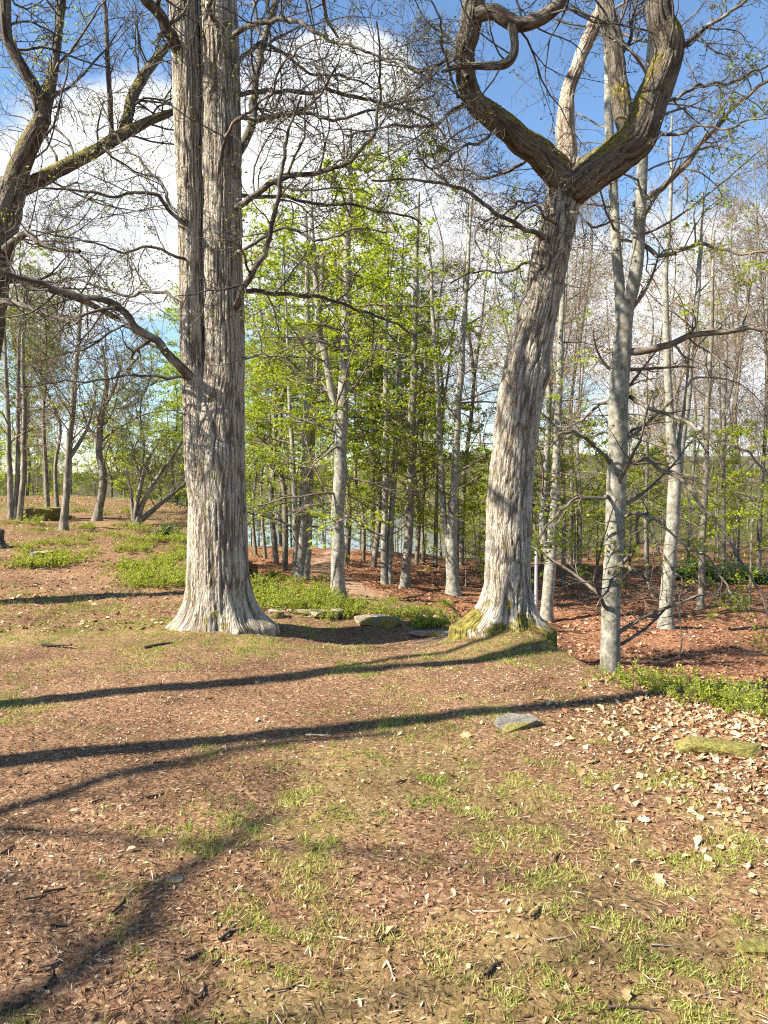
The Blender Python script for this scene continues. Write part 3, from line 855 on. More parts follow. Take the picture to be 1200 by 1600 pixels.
# ------------------------------------------------------------------ the mossy oak at the path's left
def oak_mossy():
    rng = rs(37); d = 10.0
    bx = -5.72; base = np.array([bx, d, hz(bx, d) - .05])
    t = thing('oak_tree', 'mossy wide-limbed oak beside the mound, with small new leaves on its limbs', 'tree', base)
    p = np.vstack([base[None], base[None] + np.array([[.05, 0, 1.2], [.1, 0, 2.2]]), at(-22, 500, d)[None], at(-8, 400, d)[None], at(8, 330, d)[None], at(22, 285, d)[None]])
    bark_stem(p, [.34, .27, .25, .23, .225, .22, .17], 96, .035, .02, .05, 41, base, mat=M_OAKLIMB, parent=t, moss_h=.3, roots=[(0, .15, 4, .2), (2.2, .15, 4, .2), (4.3, .15, 4, .2)])
    ls = [([(10, 320, 36), (28, 270, 36), (45, 228, 34), (66, 185, 30), (55, 140, 24), (35, 105, 22), (12, 60, 20), (8, 0, 18), (0, -120, 12)], d, d - .7),
          ([(66, 190, 24), (75, 150, 22), (84, 105, 18), (92, 50, 14), (97, 0, 12), (100, -100, 8)], d - .3, d + .2),
          ([(12, 305, 30), (50, 288, 26), (100, 262, 24), (150, 236, 22), (190, 212, 20), (238, 188, 16), (290, 168, 12), (350, 150, 8)], d, d + .6),
          ([(190, 215, 18), (200, 185, 17), (206, 155, 17), (225, 120, 15), (245, 92, 13), (268, 62, 11), (300, 0, 9)], d + .4, d + 1.0),
          ([(8, 390, 14), (40, 365, 10), (62, 380, 9), (90, 390, 7), (125, 392, 5)], d - .15, d - .9),
          ([(-4, 440, 16), (30, 436, 13), (80, 452, 12), (130, 470, 10), (190, 500, 6)], d, d + .9),
          ([(175, 222, 8), (172, 160, 8), (168, 90, 7), (165, 20, 6), (155, -60, 4)], d + .4, d),
          ([(-10, 470, 14), (30, 475, 9), (70, 490, 7), (120, 505, 5)], d - .1, d - 1.2)]
    pr = []
    for k, (lst, d0, d1) in enumerate(ls):
        p, r = uvpath(lst, d0, d1)
        if k < 4:
            bark_stem(p, r * .85, 48, .04, .012, .045, 51 + k, base, mat=M_OAKLIMB, name='limb', parent=t, lumps=.02, moss_band=(.02, (.45, .3, .75, .6)[k], .7))
        else:
            g = Geo(); a, b = resample(p, r, 22); g.tubes(a[None], b[None], 9, rng); obj('limb', g.make('limb', M_TWIG, base), t)
        pr.append((p, r))
    sp = [dict(n=15, t0=.15, ang=(35, 80), lr=(.8, 1.9), abs=True, rr=.3, maxr=.02, S=7, wig=.2, trop=(0, 0, .04), K=4, fall=.3)] + OAKSPEC(1, 6, 6)[1:]
    crown(t, base, stack(pr, 16), sp, rng, M_TWIG, dict(n=2, size=.032, mat=M_LEAF, t0=.3, horiz=.2, spread=.01, patch=(.9, .6)))


oak_mossy()

# ------------------------------------------------------------------ beeches with stems drawn one by one
BSPEC = lambda n1, n2, n3, droop=0.0, l1=(.9, 2.4), t0=.2, up=(45, 85), flat=.75, rm=.0035: [
    dict(n=n1, t0=t0, t1=.98, ang=up, lr=l1, abs=True, rr=.32, maxr=.035, S=9, wig=.11, trop=(0, 0, .01 - droop), K=5, fall=.45, tip=.2),
    dict(n=n2, t0=.15, ang=(35, 65), lr=(.28, .5), rr=.5, S=5, wig=.12, flat=flat, trop=(0, 0, -droop * .6), K=3, tip=.3),
    dict(n=n3, t0=.15, ang=(30, 60), lr=(.3, .55), rr=.6, S=3, wig=.14, flat=flat, K=3, tip=.4, rmin=rm)]


def drawn_tree(name, label, stems, d0, seed, spec, twig, leaf, bark, d1=None, extra=(), group=None, bothstems=None, sink=.12):
    """stems: list of (u,v,w) polylines; the first starts at the foot"""
    rng = rs(seed); d1 = d1 or d0
    p, r = uvpath(stems[0], d0, d0)
    x, y = p[0, 0], p[0, 1]; z = hz(x, y)
    foot = np.array([x, y, z - sink])
    if p[0, 2] > z - sink:
        p = np.vstack([foot, p]); r = np.append(r[0] * 1.12, r)
    t = thing(name, label, 'tree', foot, group)
    pr = []
    for k, s in enumerate(stems):
        if k: p, r = uvpath(s, d0, d0 + (.35 if k % 2 else -.35))
        g = Geo(); a, b = resample(p, r, 40)
        if k == 0:
            hgt = a[:, 2] - z; b = b * (1 + .45 * np.exp(-np.clip(hgt, 0, 9) / .16))
        a[:, :2] += (np.stack([fbm(a * 1.1 + seed, 2), fbm(a * 1.1 + 7 + seed, 2)], -1) - .5) * .09
        g.tubes(a[None], b[None], 16, rng); obj('trunk' if k == 0 else 'stem', g.make('trunk', bark, foot), t); pr.append((a, b))
    ex = []
    for lst, e0, e1, w0, w1 in extra:
        p, r = uvpath(lst, e0, e1, w0 * .85, w1 * .8); g = Geo(); a, b = resample(p, r, 34); a = gnarl(a, w0 + lst[2][0] * .1, .06); g.tubes(a[None], b[None], 7, rng)
        obj('limb', g.make('limb', M_BTWIG, foot), t); ex.append((a, b))
    P = stack(pr, 30)
    crown(t, foot, P, spec, rng, twig, leaf)
    if ex:
        crown(t, foot, stack(ex, 20), [dict(n=11, t0=.2, ang=(35, 70), lr=(.25, .5), rr=.5, S=6, wig=.16, trop=(0, 0, -.06), K=4), dict(n=6, ang=(35, 65), lr=(.3, .5), rr=.55, S=4, wig=.16, trop=(0, 0, -.06), K=3),
                                       dict(n=4, ang=(30, 60), lr=(.3, .55), rr=.6, S=2, wig=.16, K=3, rmin=.0016)], rng, twig, dict(n=2, size=.05, mat=M_LEAF, t0=.5, horiz=.5, spread=.01, patch=(1.1, .56)))
    return t


D1 = 10.8
drawn_tree('beech_tree', 'smooth grey beech just below the crest, forking high, with long drooping side branches',
           [[(953, 1110, 33), (954, 1000, 30), (957, 900, 29), (963, 800, 31), (966, 700, 30), (969, 600, 30), (974, 540, 29), (978, 470, 24)],
            [(973, 520, 16), (966, 450, 16), (961, 370, 15), (958, 280, 14), (950, 150, 13), (950, 0, 13), (940, -200, 8), (935, -350, 3)],
            [(977, 490, 21), (990, 430, 20), (999, 350, 18), (1004, 260, 16), (1012, 150, 14), (1022, 0, 15), (1030, -200, 9), (1030, -350, 3)]],
           D1, 61, BSPEC(18, 7, 6, .035, (1.2, 2.8), t0=.12), M_BTWIG, dict(n=1, size=.045, mat=M_BUD, t0=.5, horiz=.4, patch=(.7, .45)), M_BEECH,
           extra=[([(980, 550), (1030, 546), (1080, 528), (1140, 515), (1200, 512), (1280, 518)], D1, D1 - .8, 15, 6),
                  ([(968, 885), (977, 874), (988, 858), (998, 811), (1008, 805), (1023, 834), (1034, 863), (1054, 901), (1064, 915), (1063, 1030)], D1 - .1, D1 - 1.6, 8, 3),
                  ([(975, 730), (990, 724), (1015, 722), (1040, 740), (1065, 750), (1082, 762), (1102, 792), (1126, 827), (1152, 867), (1182, 912), (1205, 965)], D1, D1 - 2.2, 9, 4),
                  ([(958, 778), (940, 776), (910, 777), (880, 790), (850, 820), (835, 850)], D1, D1 - 1.0, 8, 3),
                  ([(962, 728), (948, 718), (925, 695), (900, 675), (880, 678), (862, 695)], D1, D1 - .7, 9, 4),
                  ([(962, 640), (948, 630), (920, 645), (895, 665), (870, 668)], D1, D1 + 1.0, 8, 3),
                  ([(972, 810), (1000, 800), (1030, 815), (1070, 850), (1110, 880), (1160, 950)], D1, D1 - 2.6, 7, 3),
                  ([(990, 320), (1020, 300), (1070, 255), (1108, 215), (1150, 165), (1210, 120)], D1, D1 - 1.2, 12, 6),
                  ([(1000, 380), (1040, 400), (1090, 380), (1150, 400), (1210, 390)], D1, D1 - 1.5, 9, 4),
                  ([(985, 620), (1020, 640), (1060, 650), (1110, 690), (1160, 700), (1210, 760)], D1, D1 - 2.0, 9, 4)])


def mid(label, u, v, stems, seed, kind, name='beech_tree', bark=None, scale=1.0, extra=()):
    h_ = ground_hit(u, v); d = h_[1]
    leafy = dict(n=9, size=.085, mat=M_LEAF, t0=.15, horiz=.75, spread=.02, patch=(.45, .47))
    sparse = dict(n=4, size=.07, mat=M_LEAF, t0=.15, horiz=.7, spread=.02, patch=(.5, .56))
    budd = dict(n=1, size=.05, mat=M_BUD, t0=.4, horiz=.3, patch=(.5, .42))
    lf = {'leafy': leafy, 'sparse': sparse, 'bare': budd, 'shrub': budd}[kind]
    sp = {'leafy': BSPEC(20, 7, 7, .012, (2.0, 4.4), t0=.14, up=(60, 95)), 'sparse': BSPEC(18, 7, 6, .012, (1.6, 3.6), t0=.18, up=(50, 85)),
          'bare': BSPEC(16, 6, 5, 0, (1.2, 3.2), t0=.3, up=(30, 65), flat=.3, rm=.005), 'shrub': BSPEC(7, 5, 4, 0, (.6, 1.6), t0=.3, up=(30, 65), flat=.3, rm=.005)}[kind]
    return drawn_tree(name, label, stems, d, seed, sp, M_BTWIG if kind != 'bare' else M_BUDTWIG, lf, bark or M_BEECH, extra=extra)


mid('mottled beech full of fresh green leaves standing alone on the path bend', 527, 936,
    [[(527, 940, 22), (527, 850, 21), (531, 740, 20), (536, 640, 18), (541, 520, 16), (543, 400, 13), (546, 300, 9), (548, 200, 4)],
     [(536, 730, 14), (520, 620, 12), (500, 520, 10), (492, 420, 8), (486, 300, 4)]], 71, 'leafy')
mid('pale tall beech of three clustered stems behind the bilberry patch', 470, 906,
    [[(468, 910, 15), (472, 820, 15), (478, 720, 14), (482, 600, 12), (480, 480, 9), (478, 330, 4)],
     [(478, 905, 14), (481, 820, 13), (486, 720, 12), (496, 560, 9), (505, 400, 5)],
     [(461, 902, 9), (461, 820, 9), (458, 740, 8), (452, 600, 6), (446, 460, 3)]], 72, 'leafy')
mid('slim twin-stemmed beech with splayed roots beyond the path', 604, 912,
    [[(601, 914, 10), (600, 860, 10), (602, 780, 10), (604, 660, 9), (603, 520, 7), (600, 380, 4)],
     [(610, 914, 10), (609, 860, 10), (614, 780, 9), (620, 660, 8), (626, 520, 6), (630, 380, 3)]], 73, 'leafy')
mid('straight dark-barked beech beside the fallen branch on the path', 633, 920,
    [[(632, 922, 15), (637, 860, 14), (641, 760, 14), (644, 650, 12), (646, 540, 10), (650, 420, 7), (655, 300, 3)]], 74, 'sparse', bark=M_BEECHDK)
mid('two-stemmed beech rooted close behind the forked oak', 708, 931,
    [[(708, 934, 19), (706, 870, 19), (708, 820, 16), (711, 740, 13), (716, 640, 11), (724, 520, 9), (732, 400, 6), (738, 300, 3)],
     [(704, 860, 12), (694, 800, 10), (689, 730, 9), (684, 620, 8), (676, 480, 6), (670, 360, 3)]], 75, 'sparse')
mid('slender pale beech beside the lamp post', 857, 968,
    [[(855, 972, 18), (859, 900, 19), (864, 840, 16), (868, 740, 13), (872, 640, 11), (876, 520, 9), (880, 400, 6), (884, 280, 3)],
     [(858, 880, 12), (848, 820, 10), (852, 740, 9), (858, 640, 8), (850, 520, 5), (846, 400, 3)]], 76, 'sparse')
mid('pale beech forking at head height on the copper leaf floor', 1040, 984,
    [[(1039, 988, 21), (1043, 920, 21), (1048, 850, 20), (1052, 780, 20), (1055, 735, 20), (1048, 660, 13), (1042, 560, 11), (1040, 440, 9), (1046, 320, 6), (1050, 180, 3)],
     [(1056, 745, 16), (1066, 690, 13), (1074, 620, 11), (1084, 520, 9), (1092, 420, 7), (1100, 300, 4)]], 77, 'bare')
mid('thin dark beech standing behind the drooping branches', 1094, 950,
    [[(1094, 955, 10), (1097, 860, 10), (1102, 760, 9), (1106, 640, 8), (1112, 500, 6), (1116, 360, 3)]], 78, 'sparse', bark=M_BEECHDK)
mid('grey slim tree by the bilberry mound, forking into crooked arms', 100, 828,
    [[(100, 832, 13), (103, 780, 11), (108, 700, 10), (115, 610, 9), (122, 540, 7), (128, 460, 4)],
     [(106, 720, 7), (125, 690, 6), (140, 660, 4), (150, 610, 3)]], 79, 'bare', name='woodland_tree', bark=M_BEECHDK)
mid('crooked tree with an S-bent trunk at the orange bank', 154, 812,
    [[(152, 814, 13), (158, 780, 12), (162, 745, 12), (155, 705, 10), (160, 650, 9), (166, 600, 7), (160, 540, 4)],
     [(156, 700, 7), (140, 670, 6), (128, 640, 4)], [(162, 640, 6), (180, 600, 5), (190, 560, 3)]], 80, 'bare', name='woodland_tree', bark=M_BEECHDK)
mid('clump of three slim grey stems on the left mound', 24, 812,
    [[(18, 816, 9), (14, 740, 8), (12, 640, 7), (8, 540, 5), (4, 440, 3)], [(24, 816, 8), (26, 740, 7), (28, 640, 6), (30, 520, 4)], [(30, 816, 9), (36, 740, 8), (38, 640, 7), (36, 540, 5), (40, 430, 3)]], 81, 'bare', name='woodland_tree', bark=M_BEECHDK)
mid('low leaning shrub of dark bare stems slanting out over the slope', 212, 822,
    [[(212, 826, 9), (222, 790, 8), (240, 755, 7), (265, 720, 5), (285, 690, 3)], [(212, 820, 9), (235, 800, 8), (262, 778, 6), (300, 745, 4)], [(210, 815, 8), (218, 770, 7), (228, 730, 5), (248, 690, 3)], [(208, 815, 6), (204, 770, 5), (196, 730, 3)]], 82, 'shrub', name='leaning_shrub', bark=M_BEECHDK)

# ------------------------------------------------------------------ trees off to the left that throw the long shadows
def shadow_tree(x, y, r0, h, seed, lean, label, limbs=()):
    rng = rs(seed); foot = np.array([x, y, hz(x, y) - .1])
    t = thing('oak_tree', label, 'tree', foot)
    pts = np.array([foot, foot + [lean[0] * .2, lean[1] * .2, h * .25], foot + [lean[0] * .6, lean[1] * .6, h * .55], foot + [lean[0], lean[1], h]])
    a, b = resample(pts, [r0 * 1.2, r0, r0 * .8, r0 * .25], 30)
    g = Geo(); g.tubes(a[None], b[None], 14, rng); obj('trunk', g.make('trunk', M_BEECHDK, foot), t)
    pr = []
    for lst, r1, r2 in limbs:
        q = np.array(lst, float); k0 = int(np.argmin(np.abs(a[:, 2] - q[0, 2] + .4)))
        q = np.vstack([a[k0], q]); la, lb = resample(q, np.linspace(r1, r2, len(q)), 30); la = gnarl(la, seed + len(pr), .08, 1.2)
        g = Geo(); g.tubes(la[None], lb[None], 9, rng); obj('limb', g.make('limb', M_BEECHDK, foot), t); pr.append((la, lb))
    crown(t, foot, (a[None], b[None]), [dict(n=24, t0=.6, t1=.98, ang=(40, 80), lr=(1.6, 3.6), abs=True, rr=.4, S=8, wig=.16, trop=(0, 0, .03), K=5), dict(n=7, ang=(35, 70), lr=(.3, .5), rr=.5, S=5, wig=.2, K=3), dict(n=5, ang=(30, 70), lr=(.3, .5), rr=.5, S=3, wig=.2, K=3, rmin=.003)], rng, M_TWIG)
    if pr:
        crown(t, foot, stack(pr, 16), [dict(n=11, t0=.3, ang=(30, 65), lr=(.3, .55), rr=.5, S=7, wig=.18, K=4, rmin=.01), dict(n=6, ang=(30, 65), lr=(.3, .5), rr=.55, S=4, wig=.2, K=3, rmin=.006)], rng, M_TWIG)


def over(gx_, gy_, h):
    """the point at height h whose shadow falls on the ground at (gx_, gy_)"""
    k = h / TO_SUN.z; return (gx_ + TO_SUN.x * k, gy_ + TO_SUN.y * k, h)


shadow_tree(-7.4, 3.63, .125, 14, 91, (.2, .3), 'upright woodland oak off to the left that throws the farther long shadow',
            limbs=[([tuple(np.array([1.25, 7.6, hb]) + 7.4 * np.array(TO_SUN) + np.array([.85, .35, sl]) * q) for q in (-1.6, -.6, 0, .6, 1.6)], .045, .025) for hb, sl in ((1.55, .25), (2.45, -.2), (3.3, .35))])
shadow_tree(-7.0, 2.6, .12, 15, 94, (-.2, -.5), 'second upright oak off to the left that throws the nearer long shadow')
shadow_tree(-8.6, -3.4, .16, 13, 93, (.5, -.4), 'spreading oak behind the viewer on the left, shading the lower left corner',
            limbs=(([over(-2.6, 3.0, 8.0), over(-1.9, 3.6, 8.3), over(-1.0, 4.4, 8.7), over(0.1, 4.75, 9.2)], .085, .04),
                   ([over(-1.6, 1.5, 8.6), over(-1.05, 2.3, 8.9), over(-.86, 2.9, 9.2), over(-.7, 3.3, 9.5), over(-.5, 3.6, 9.8)], .085, .03)))

# ------------------------------------------------------------------ woodland copies
def proto(name, label, group, seed, h, r0, spec, twig, leaf, bark, fork=True, bend=.5):
    rng = rs(seed)
    t = thing(name, label, 'tree', (0, 0, 0), group)
    k = 6; zz = np.linspace(0, h, k); pts = np.stack([rng.normal(size=k) * bend * np.linspace(0, 1, k), rng.normal(size=k) * bend * np.linspace(0, 1, k), zz], -1)
    pts[0] = (0, 0, -.25)
    a, b = resample(pts, r0 * np.array([1.25, .95, .8, .6, .38, .08]), 28)
    st = [(a, b)]
    if fork:
        i = 11; q0 = a[i]; an = rng.random() * 6.28
        pts = np.array([q0 + (a[i + 1] - q0) * j + np.array([math.cos(an), math.sin(an), 0]) * (.12 * j) * (1.0 - .02 * j) for j in (0, 2, 5, 9, 13)])
        st.append(resample(pts, b[i] * np.array([.75, .7, .55, .35, .08]), 28))
    for k, (p, r) in enumerate(st):
        g = Geo(); g.tubes(p[None], r[None], 10, rng); obj('trunk' if k == 0 else 'stem', g.make('trunk', bark, None), t)
    crown(t, (0, 0, 0), (np.array([s[0] for s in st]), np.array([s[1] for s in st])), spec, rng, twig, leaf)
    return t


G_LEAFY = 'fresh-leaved beeches of the far woodland'; G_BARE = 'bare budding trees of the far woodland'; G_OLIVE = 'olive-tinged trees of the far woodland'; G_SAP = 'leafy saplings under the far trees'
PROTO = {
    'leafy0': proto('beech_tree', 'slim beech with layered fresh green leaves in the woodland beyond the path', G_LEAFY, 101, 15, .12, BSPEC(34, 7, 7, .008, (2.2, 4.6), t0=.12, up=(60, 95)), M_BTWIG, dict(n=6, size=.12, mat=M_LEAF, t0=.1, horiz=.7, spread=.03, patch=(.35, .46)), M_BEECHDK),
    'leafy1': proto('beech_tree', 'slim beech with layered fresh green leaves in the woodland beyond the path', G_LEAFY, 102, 16, .12, BSPEC(34, 7, 7, .008, (2.0, 4.2), t0=.2, up=(55, 90)), M_BTWIG, dict(n=5, size=.12, mat=M_LEAF, t0=.1, horiz=.7, spread=.03, patch=(.35, .48)), M_BEECHDK),
    'olive0': proto('woodland_tree', 'tall woodland tree with sparse olive young leaves far behind the oaks', G_OLIVE, 103, 16, .12, BSPEC(32, 8, 8, 0, (1.8, 4.0), t0=.3, up=(35, 70), flat=.4), M_BTWIG, dict(n=3, size=.10, mat=M_LEAFDK, t0=.2, horiz=.5, spread=.06, patch=(.3, .45)), M_BEECHDK),
    'bare0': proto('woodland_tree', 'tall woodland tree with bare reddish budding twigs far behind the oaks', G_BARE, 104, 17, .085, BSPEC(36, 8, 8, -.01, (1.6, 3.8), t0=.16, up=(30, 75), flat=.1, rm=.006), M_BUDTWIG, dict(n=1, size=.06, mat=M_BUD, t0=.5, horiz=.2, spread=.02), M_BEECHDK),
    'bare1': proto('woodland_tree', 'tall woodland tree with bare reddish budding twigs far behind the oaks', G_BARE, 105, 18, .09, BSPEC(36, 8, 8, -.008, (1.8, 4.2), t0=.14, up=(35, 80), flat=.1, rm=.006), M_BUDTWIG, dict(n=1, size=.06, mat=M_BUD, t0=.5, horiz=.2, spread=.02), M_BEECHDK),
    'sap0': proto('beech_sapling', 'thin leafy beech sapling growing under the far trees', G_SAP, 106, 5.0, .03, BSPEC(18, 6, 6, .01, (.9, 2.0), t0=.1, up=(55, 90)), M_BTWIG, dict(n=6, size=.085, mat=M_LEAF, t0=.1, horiz=.75, spread=.02, patch=(.8, .44)), M_BEECHDK, fork=False, bend=.15),
}
used = {k: False for k in PROTO}
LOOK = {'leafy0': 'slim beech with low fresh leaves', 'leafy1': 'slim dark beech with high fresh leaves', 'olive0': 'tall tree with sparse olive young leaves',
        'bare0': 'tall bare tree with reddish budding twigs', 'bare1': 'tall wide bare tree with reddish budding twigs', 'sap0': 'thin sapling with fresh leaves'}


def put(kind, x, y, sc, rot, tilt=(0, 0)):
    o = PROTO[kind] if not used[kind] else copy_tree(PROTO[kind])
    used[kind] = True
    un = x / y
    look = ('tall ' if kind == 'sap0' and sc > 1.35 else '') + LOOK[kind]
    zone = 'beyond the pale forking beech' if un > .36 else 'beyond the left mound' if un < -.28 else 'behind the double oak' if un < -.05 else 'behind the path bend' if un < .16 else 'behind the grey beech'
    dep = 'far off ' if y > 48 else ''
    o['label'] = look + ' ' + dep + zone; o['group'] = look.replace(' with ', ', ') + ', ' + dep + zone
    o.location = (x, y, hz(x, y)); o.rotation_euler = (tilt[0], tilt[1], rot); o.scale = (sc, sc, sc * (1 + .1 * math.sin(rot * 3)))


rng = rs(202)
# thin trunks named in the photograph
for (u, v, kind, sc) in ((432, 881, 'leafy1', .75), (445, 891, 'leafy1', .7), (540, 886, 'leafy0', .8), (583, 884, 'leafy1', .75), (598, 880, 'leafy0', .55), (650, 882, 'leafy0', .6), (662, 880, 'olive0', .55),
                         (568, 878, 'leafy1', .5), (400, 868, 'leafy0', .5), (415, 872, 'leafy1', .5), (75, 795, 'olive0', .5), (90, 800, 'olive0', .45), (745, 905, 'sap0', .8), (728, 920, 'sap0', .55), (880, 915, 'bare0', .8),
                         (905, 905, 'bare0', .7), (1010, 905, 'bare1', .7), (1130, 905, 'bare0', .9), (1185, 900, 'bare1', .9), (1075, 890, 'bare0', .7), (810, 900, 'bare0', .8), (680, 885, 'bare1', .75)):
    p = ground_hit(u, v); put(kind, p[0], p[1], sc, rng.random() * 6.28, rng.normal(size=2) * .02)
pts = []
tries = 0
while len(pts) < 66 and tries < 20000:
    tries += 1
    y = 21 + 75 * rng.random() ** 1.15; x = (rng.random() * 2 - 1) * (.62 * y + 5)
    if path_dist(np.array([x]), np.array([y]))[0] < 1.6: continue
    if y < 27 and abs(x) < 9: continue
    if x < -6 and y < 30: continue
    if all((x - a) ** 2 + (y - b) ** 2 > (2.2 + y * .015) ** 2 for a, b in pts): pts.append((x, y))
for x, y in pts:
    un = x / y; r = rng.random()
    if un < -.28: kind = 'bare0' if r < .25 else 'olive0' if r < .75 else 'leafy1'
    elif un < .03: kind = 'leafy0' if r < .4 else 'leafy1' if r < .7 else 'olive0' if r < .9 else 'bare0'
    else: kind = 'bare0' if r < .48 else 'bare1'
    put(kind, x, y, (.75 + .4 * rng.random()) * (.66 if un < -.26 else 1), rng.random() * 6.28, rng.normal(size=2) * .03)
for k in range(90):
    y = 19 + 46 * rng.random(); x = (rng.random() * 2 - 1) * .6 * y
    if path_dist(np.array([x]), np.array([y]))[0] < 1.5 or (x < -3 and y < 29): continue
    put('sap0', x, y, .5 + .7 * rng.random(), rng.random() * 6.28)

for k in range(30):
    y = 70 + 45 * rng.random(); x = (-.62 + .42 * rng.random()) * y if k % 2 else (.1 + .55 * rng.random()) * y
    put('olive0' if k % 3 and x < 0 else 'bare1', x, y, (.7 + .5 * rng.random()) * (.75 if x < 0 else 1), rng.random() * 6.28)

for k in range(58):
    y = 25 + 35 * rng.random(); x = (.08 + .5 * rng.random()) * y
    put('sap0', x, y, .8 + .7 * rng.random(), rng.random() * 6.28)
for k in range(5):
    y = 28 + 22 * rng.random(); x = (.1 + .46 * rng.random()) * y
    put(('bare0', 'bare1')[k % 2], x, y, .8 + .3 * rng.random(), rng.random() * 6.28)
for k in range(34):
    y = 32 + 34 * rng.random(); x = (-.6 + .4 * rng.random()) * y
    put(('olive0', 'sap0', 'bare0', 'sap0', 'leafy1')[k % 5], x, y, (.45 + .35 * rng.random()) * (1.9 if k % 5 in (1, 3) else 1), rng.random() * 6.28)
for k in range(16):
    y = 31 + 16 * rng.random(); x = (-.22 + .3 * rng.random()) * y
    put('sap0', x, y, .6 + .7 * rng.random(), rng.random() * 6.28)

# evergreen shrubs far right
def evergreen():
    rng = rs(301); t = thing('evergreen_shrub', 'dark glossy evergreen shrub under the far trees on the right', 'shrub', (0, 0, 0), 'evergreen shrubs under the far trees')
    n = 34; P, R = grow(np.zeros((n, 3)), norm(rng.normal(size=(n, 3)) * np.array([1, 1, .5]) + np.array([0, 0, .7])), .7 + .9 * rng.random(n), np.full(n, .02), 6, .15, np.array([0, 0, .02]), .4, rng)
    g = Geo(); g.tubes(P, R, 4, rng)
    p0, d0, L, r0 = spawn(P, R, 8, .3, 1, (30, 70), (.3, .5), .5, rng); P2, R2 = grow(p0, d0, L, r0, 3, .15, np.array([0, 0, .03]), .4, rng); g.tubes(P2, R2, 3, rng)
    obj('stems', g.make('stems', M_BTWIG, None), t, kind='stuff')
    C, A, W = leaves_on(P2, 14, .11, rng, .2, .5, .06)
    obj('foliage', leaf_mesh('foliage', C, A, W, M_EVER, np.clip(rng.random(len(C)) * .8 + (C[:, 2] > .9) * .2, 0, 1), .15), t, kind='stuff')
    return t


ev = evergreen(); first = True
for (u, v, sc) in ((1062, 905, .55), (1095, 908, .7), (1150, 910, .7), (1200, 912, .7), (262, 838, .3)):
    o = ev if first else copy_tree(ev); first = False
    if u < 400: o['label'] = 'low dark evergreen shrub below the leaning bare stems'; o['group'] = 'low evergreens on the mound'
    p = ground_hit(u, v); o.location = (p[0], p[1], hz(p[0], p[1]) - .05); o.scale = (sc * 1.2, sc * 1.2, sc * .85); o.rotation_euler = (0, 0, rng.random() * 6.28)

# ------------------------------------------------------------------ bilberry
def bilberry(seed):
    rng = rs(seed); t = thing('bilberry_bush', 'tmp', 'bush')
    n = 42; p0 = np.stack([rng.normal(size=n) * .2, rng.normal(size=n) * .17, np.full(n, -.02)], -1)
    P, R = grow(p0, norm(rng.normal(size=(n, 3)) * .45 + np.array([0, 0, 1.0])), .10 + .22 * rng.random(n) ** 1.6, np.full(n, .003), 4, .15, np.array([0, 0, .05]), .5, rng)
    g = Geo(); g.tubes(P, R, 3, rng)
    a = spawn(P, R, 5, .3, 1, (25, 55), (.3, .5), .7, rng); P2, R2 = grow(*a, 2, .1, np.array([0, 0, .08]), .5, rng); g.tubes(P2, R2, 3, rng)
    obj('stems', g.make('stems', M_BTWIG, None), t, kind='stuff')
    C, A, W = leaves_on(P2, 7, .027, rng, .1, .45, .008)
    obj('foliage', leaf_mesh('foliage', C, A, W * 1.25, M_BILB, np.clip(rng.random(len(C)), 0, 1), .15), t, kind='stuff')
    return t


bil = [bilberry(401), bilberry(402), bilberry(403)]; bu = [False] * 3


def bil_put(x, y, sc, group, label):
    k = int(rng.integers(0, 3)); o = bil[k] if not bu[k] else copy_tree(bil[k]); bu[k] = True
    o.location = (x, y, hz(x, y)); o.rotation_euler = (0, 0, rng.random() * 6.28); s2 = sc * (.8 + .4 * rng.random()); o.scale = (sc, sc, s2)
    o['label'] = label; o['group'] = group


def scatter_px(n, u0, u1, v0, v1, sc, group, label):
    for _ in range(n):
        u, v = u0 + (u1 - u0) * rng.random(), v0 + (v1 - v0) * rng.random()
        p = ground_hit(u, v); bil_put(p[0], p[1], sc * (.7 + .6 * rng.random()), group, label)


for _ in range(24):
    x = 1.95 + 1.8 * rng.random(); y = np.interp(x, EX, EY) - .25 + .75 * rng.random()
    bil_put(x, y, .3 + .55 * rng.random() ** 1.6, 'bilberry on the crest', 'low bright green bilberry bush on the crest in front of the grey beech')
for _ in range(10):
    x = 2.3 + 1.0 * rng.random(); y = np.interp(x, EX, EY) - .3 - .6 * rng.random()
    bil_put(x, y, .35 + .3 * rng.random(), 'bilberry among dry leaves', 'small bilberry sprig among the pale dry leaves below the crest bushes')
scatter_px(40, 190, 297, 842, 918, .7, 'bilberry left of the double oak', 'bilberry bush in the bright patch on the slope behind the double oak')
scatter_px(30, 20, 240, 800, 872, .6, 'bilberry left of the double oak', 'bilberry bush in the bright patch on the slope behind the double oak')
scatter_px(36, 388, 510, 903, 955, .75, 'bilberry right of the double oak', 'bilberry bush in the patch between the double oak and the clustered beech')
scatter_px(26, 490, 700, 946, 966, .55, 'bilberry along the stones', 'bilberry bush in the strip just behind the flat stones')
scatter_px(8, 660, 720, 962, 978, .6, 'bilberry along the stones', 'bilberry bush in the strip just behind the flat stones')
scatter_px(12, 40, 110, 872, 890, .8, 'bilberry by the stump', 'low bilberry bush around the sawn stump')

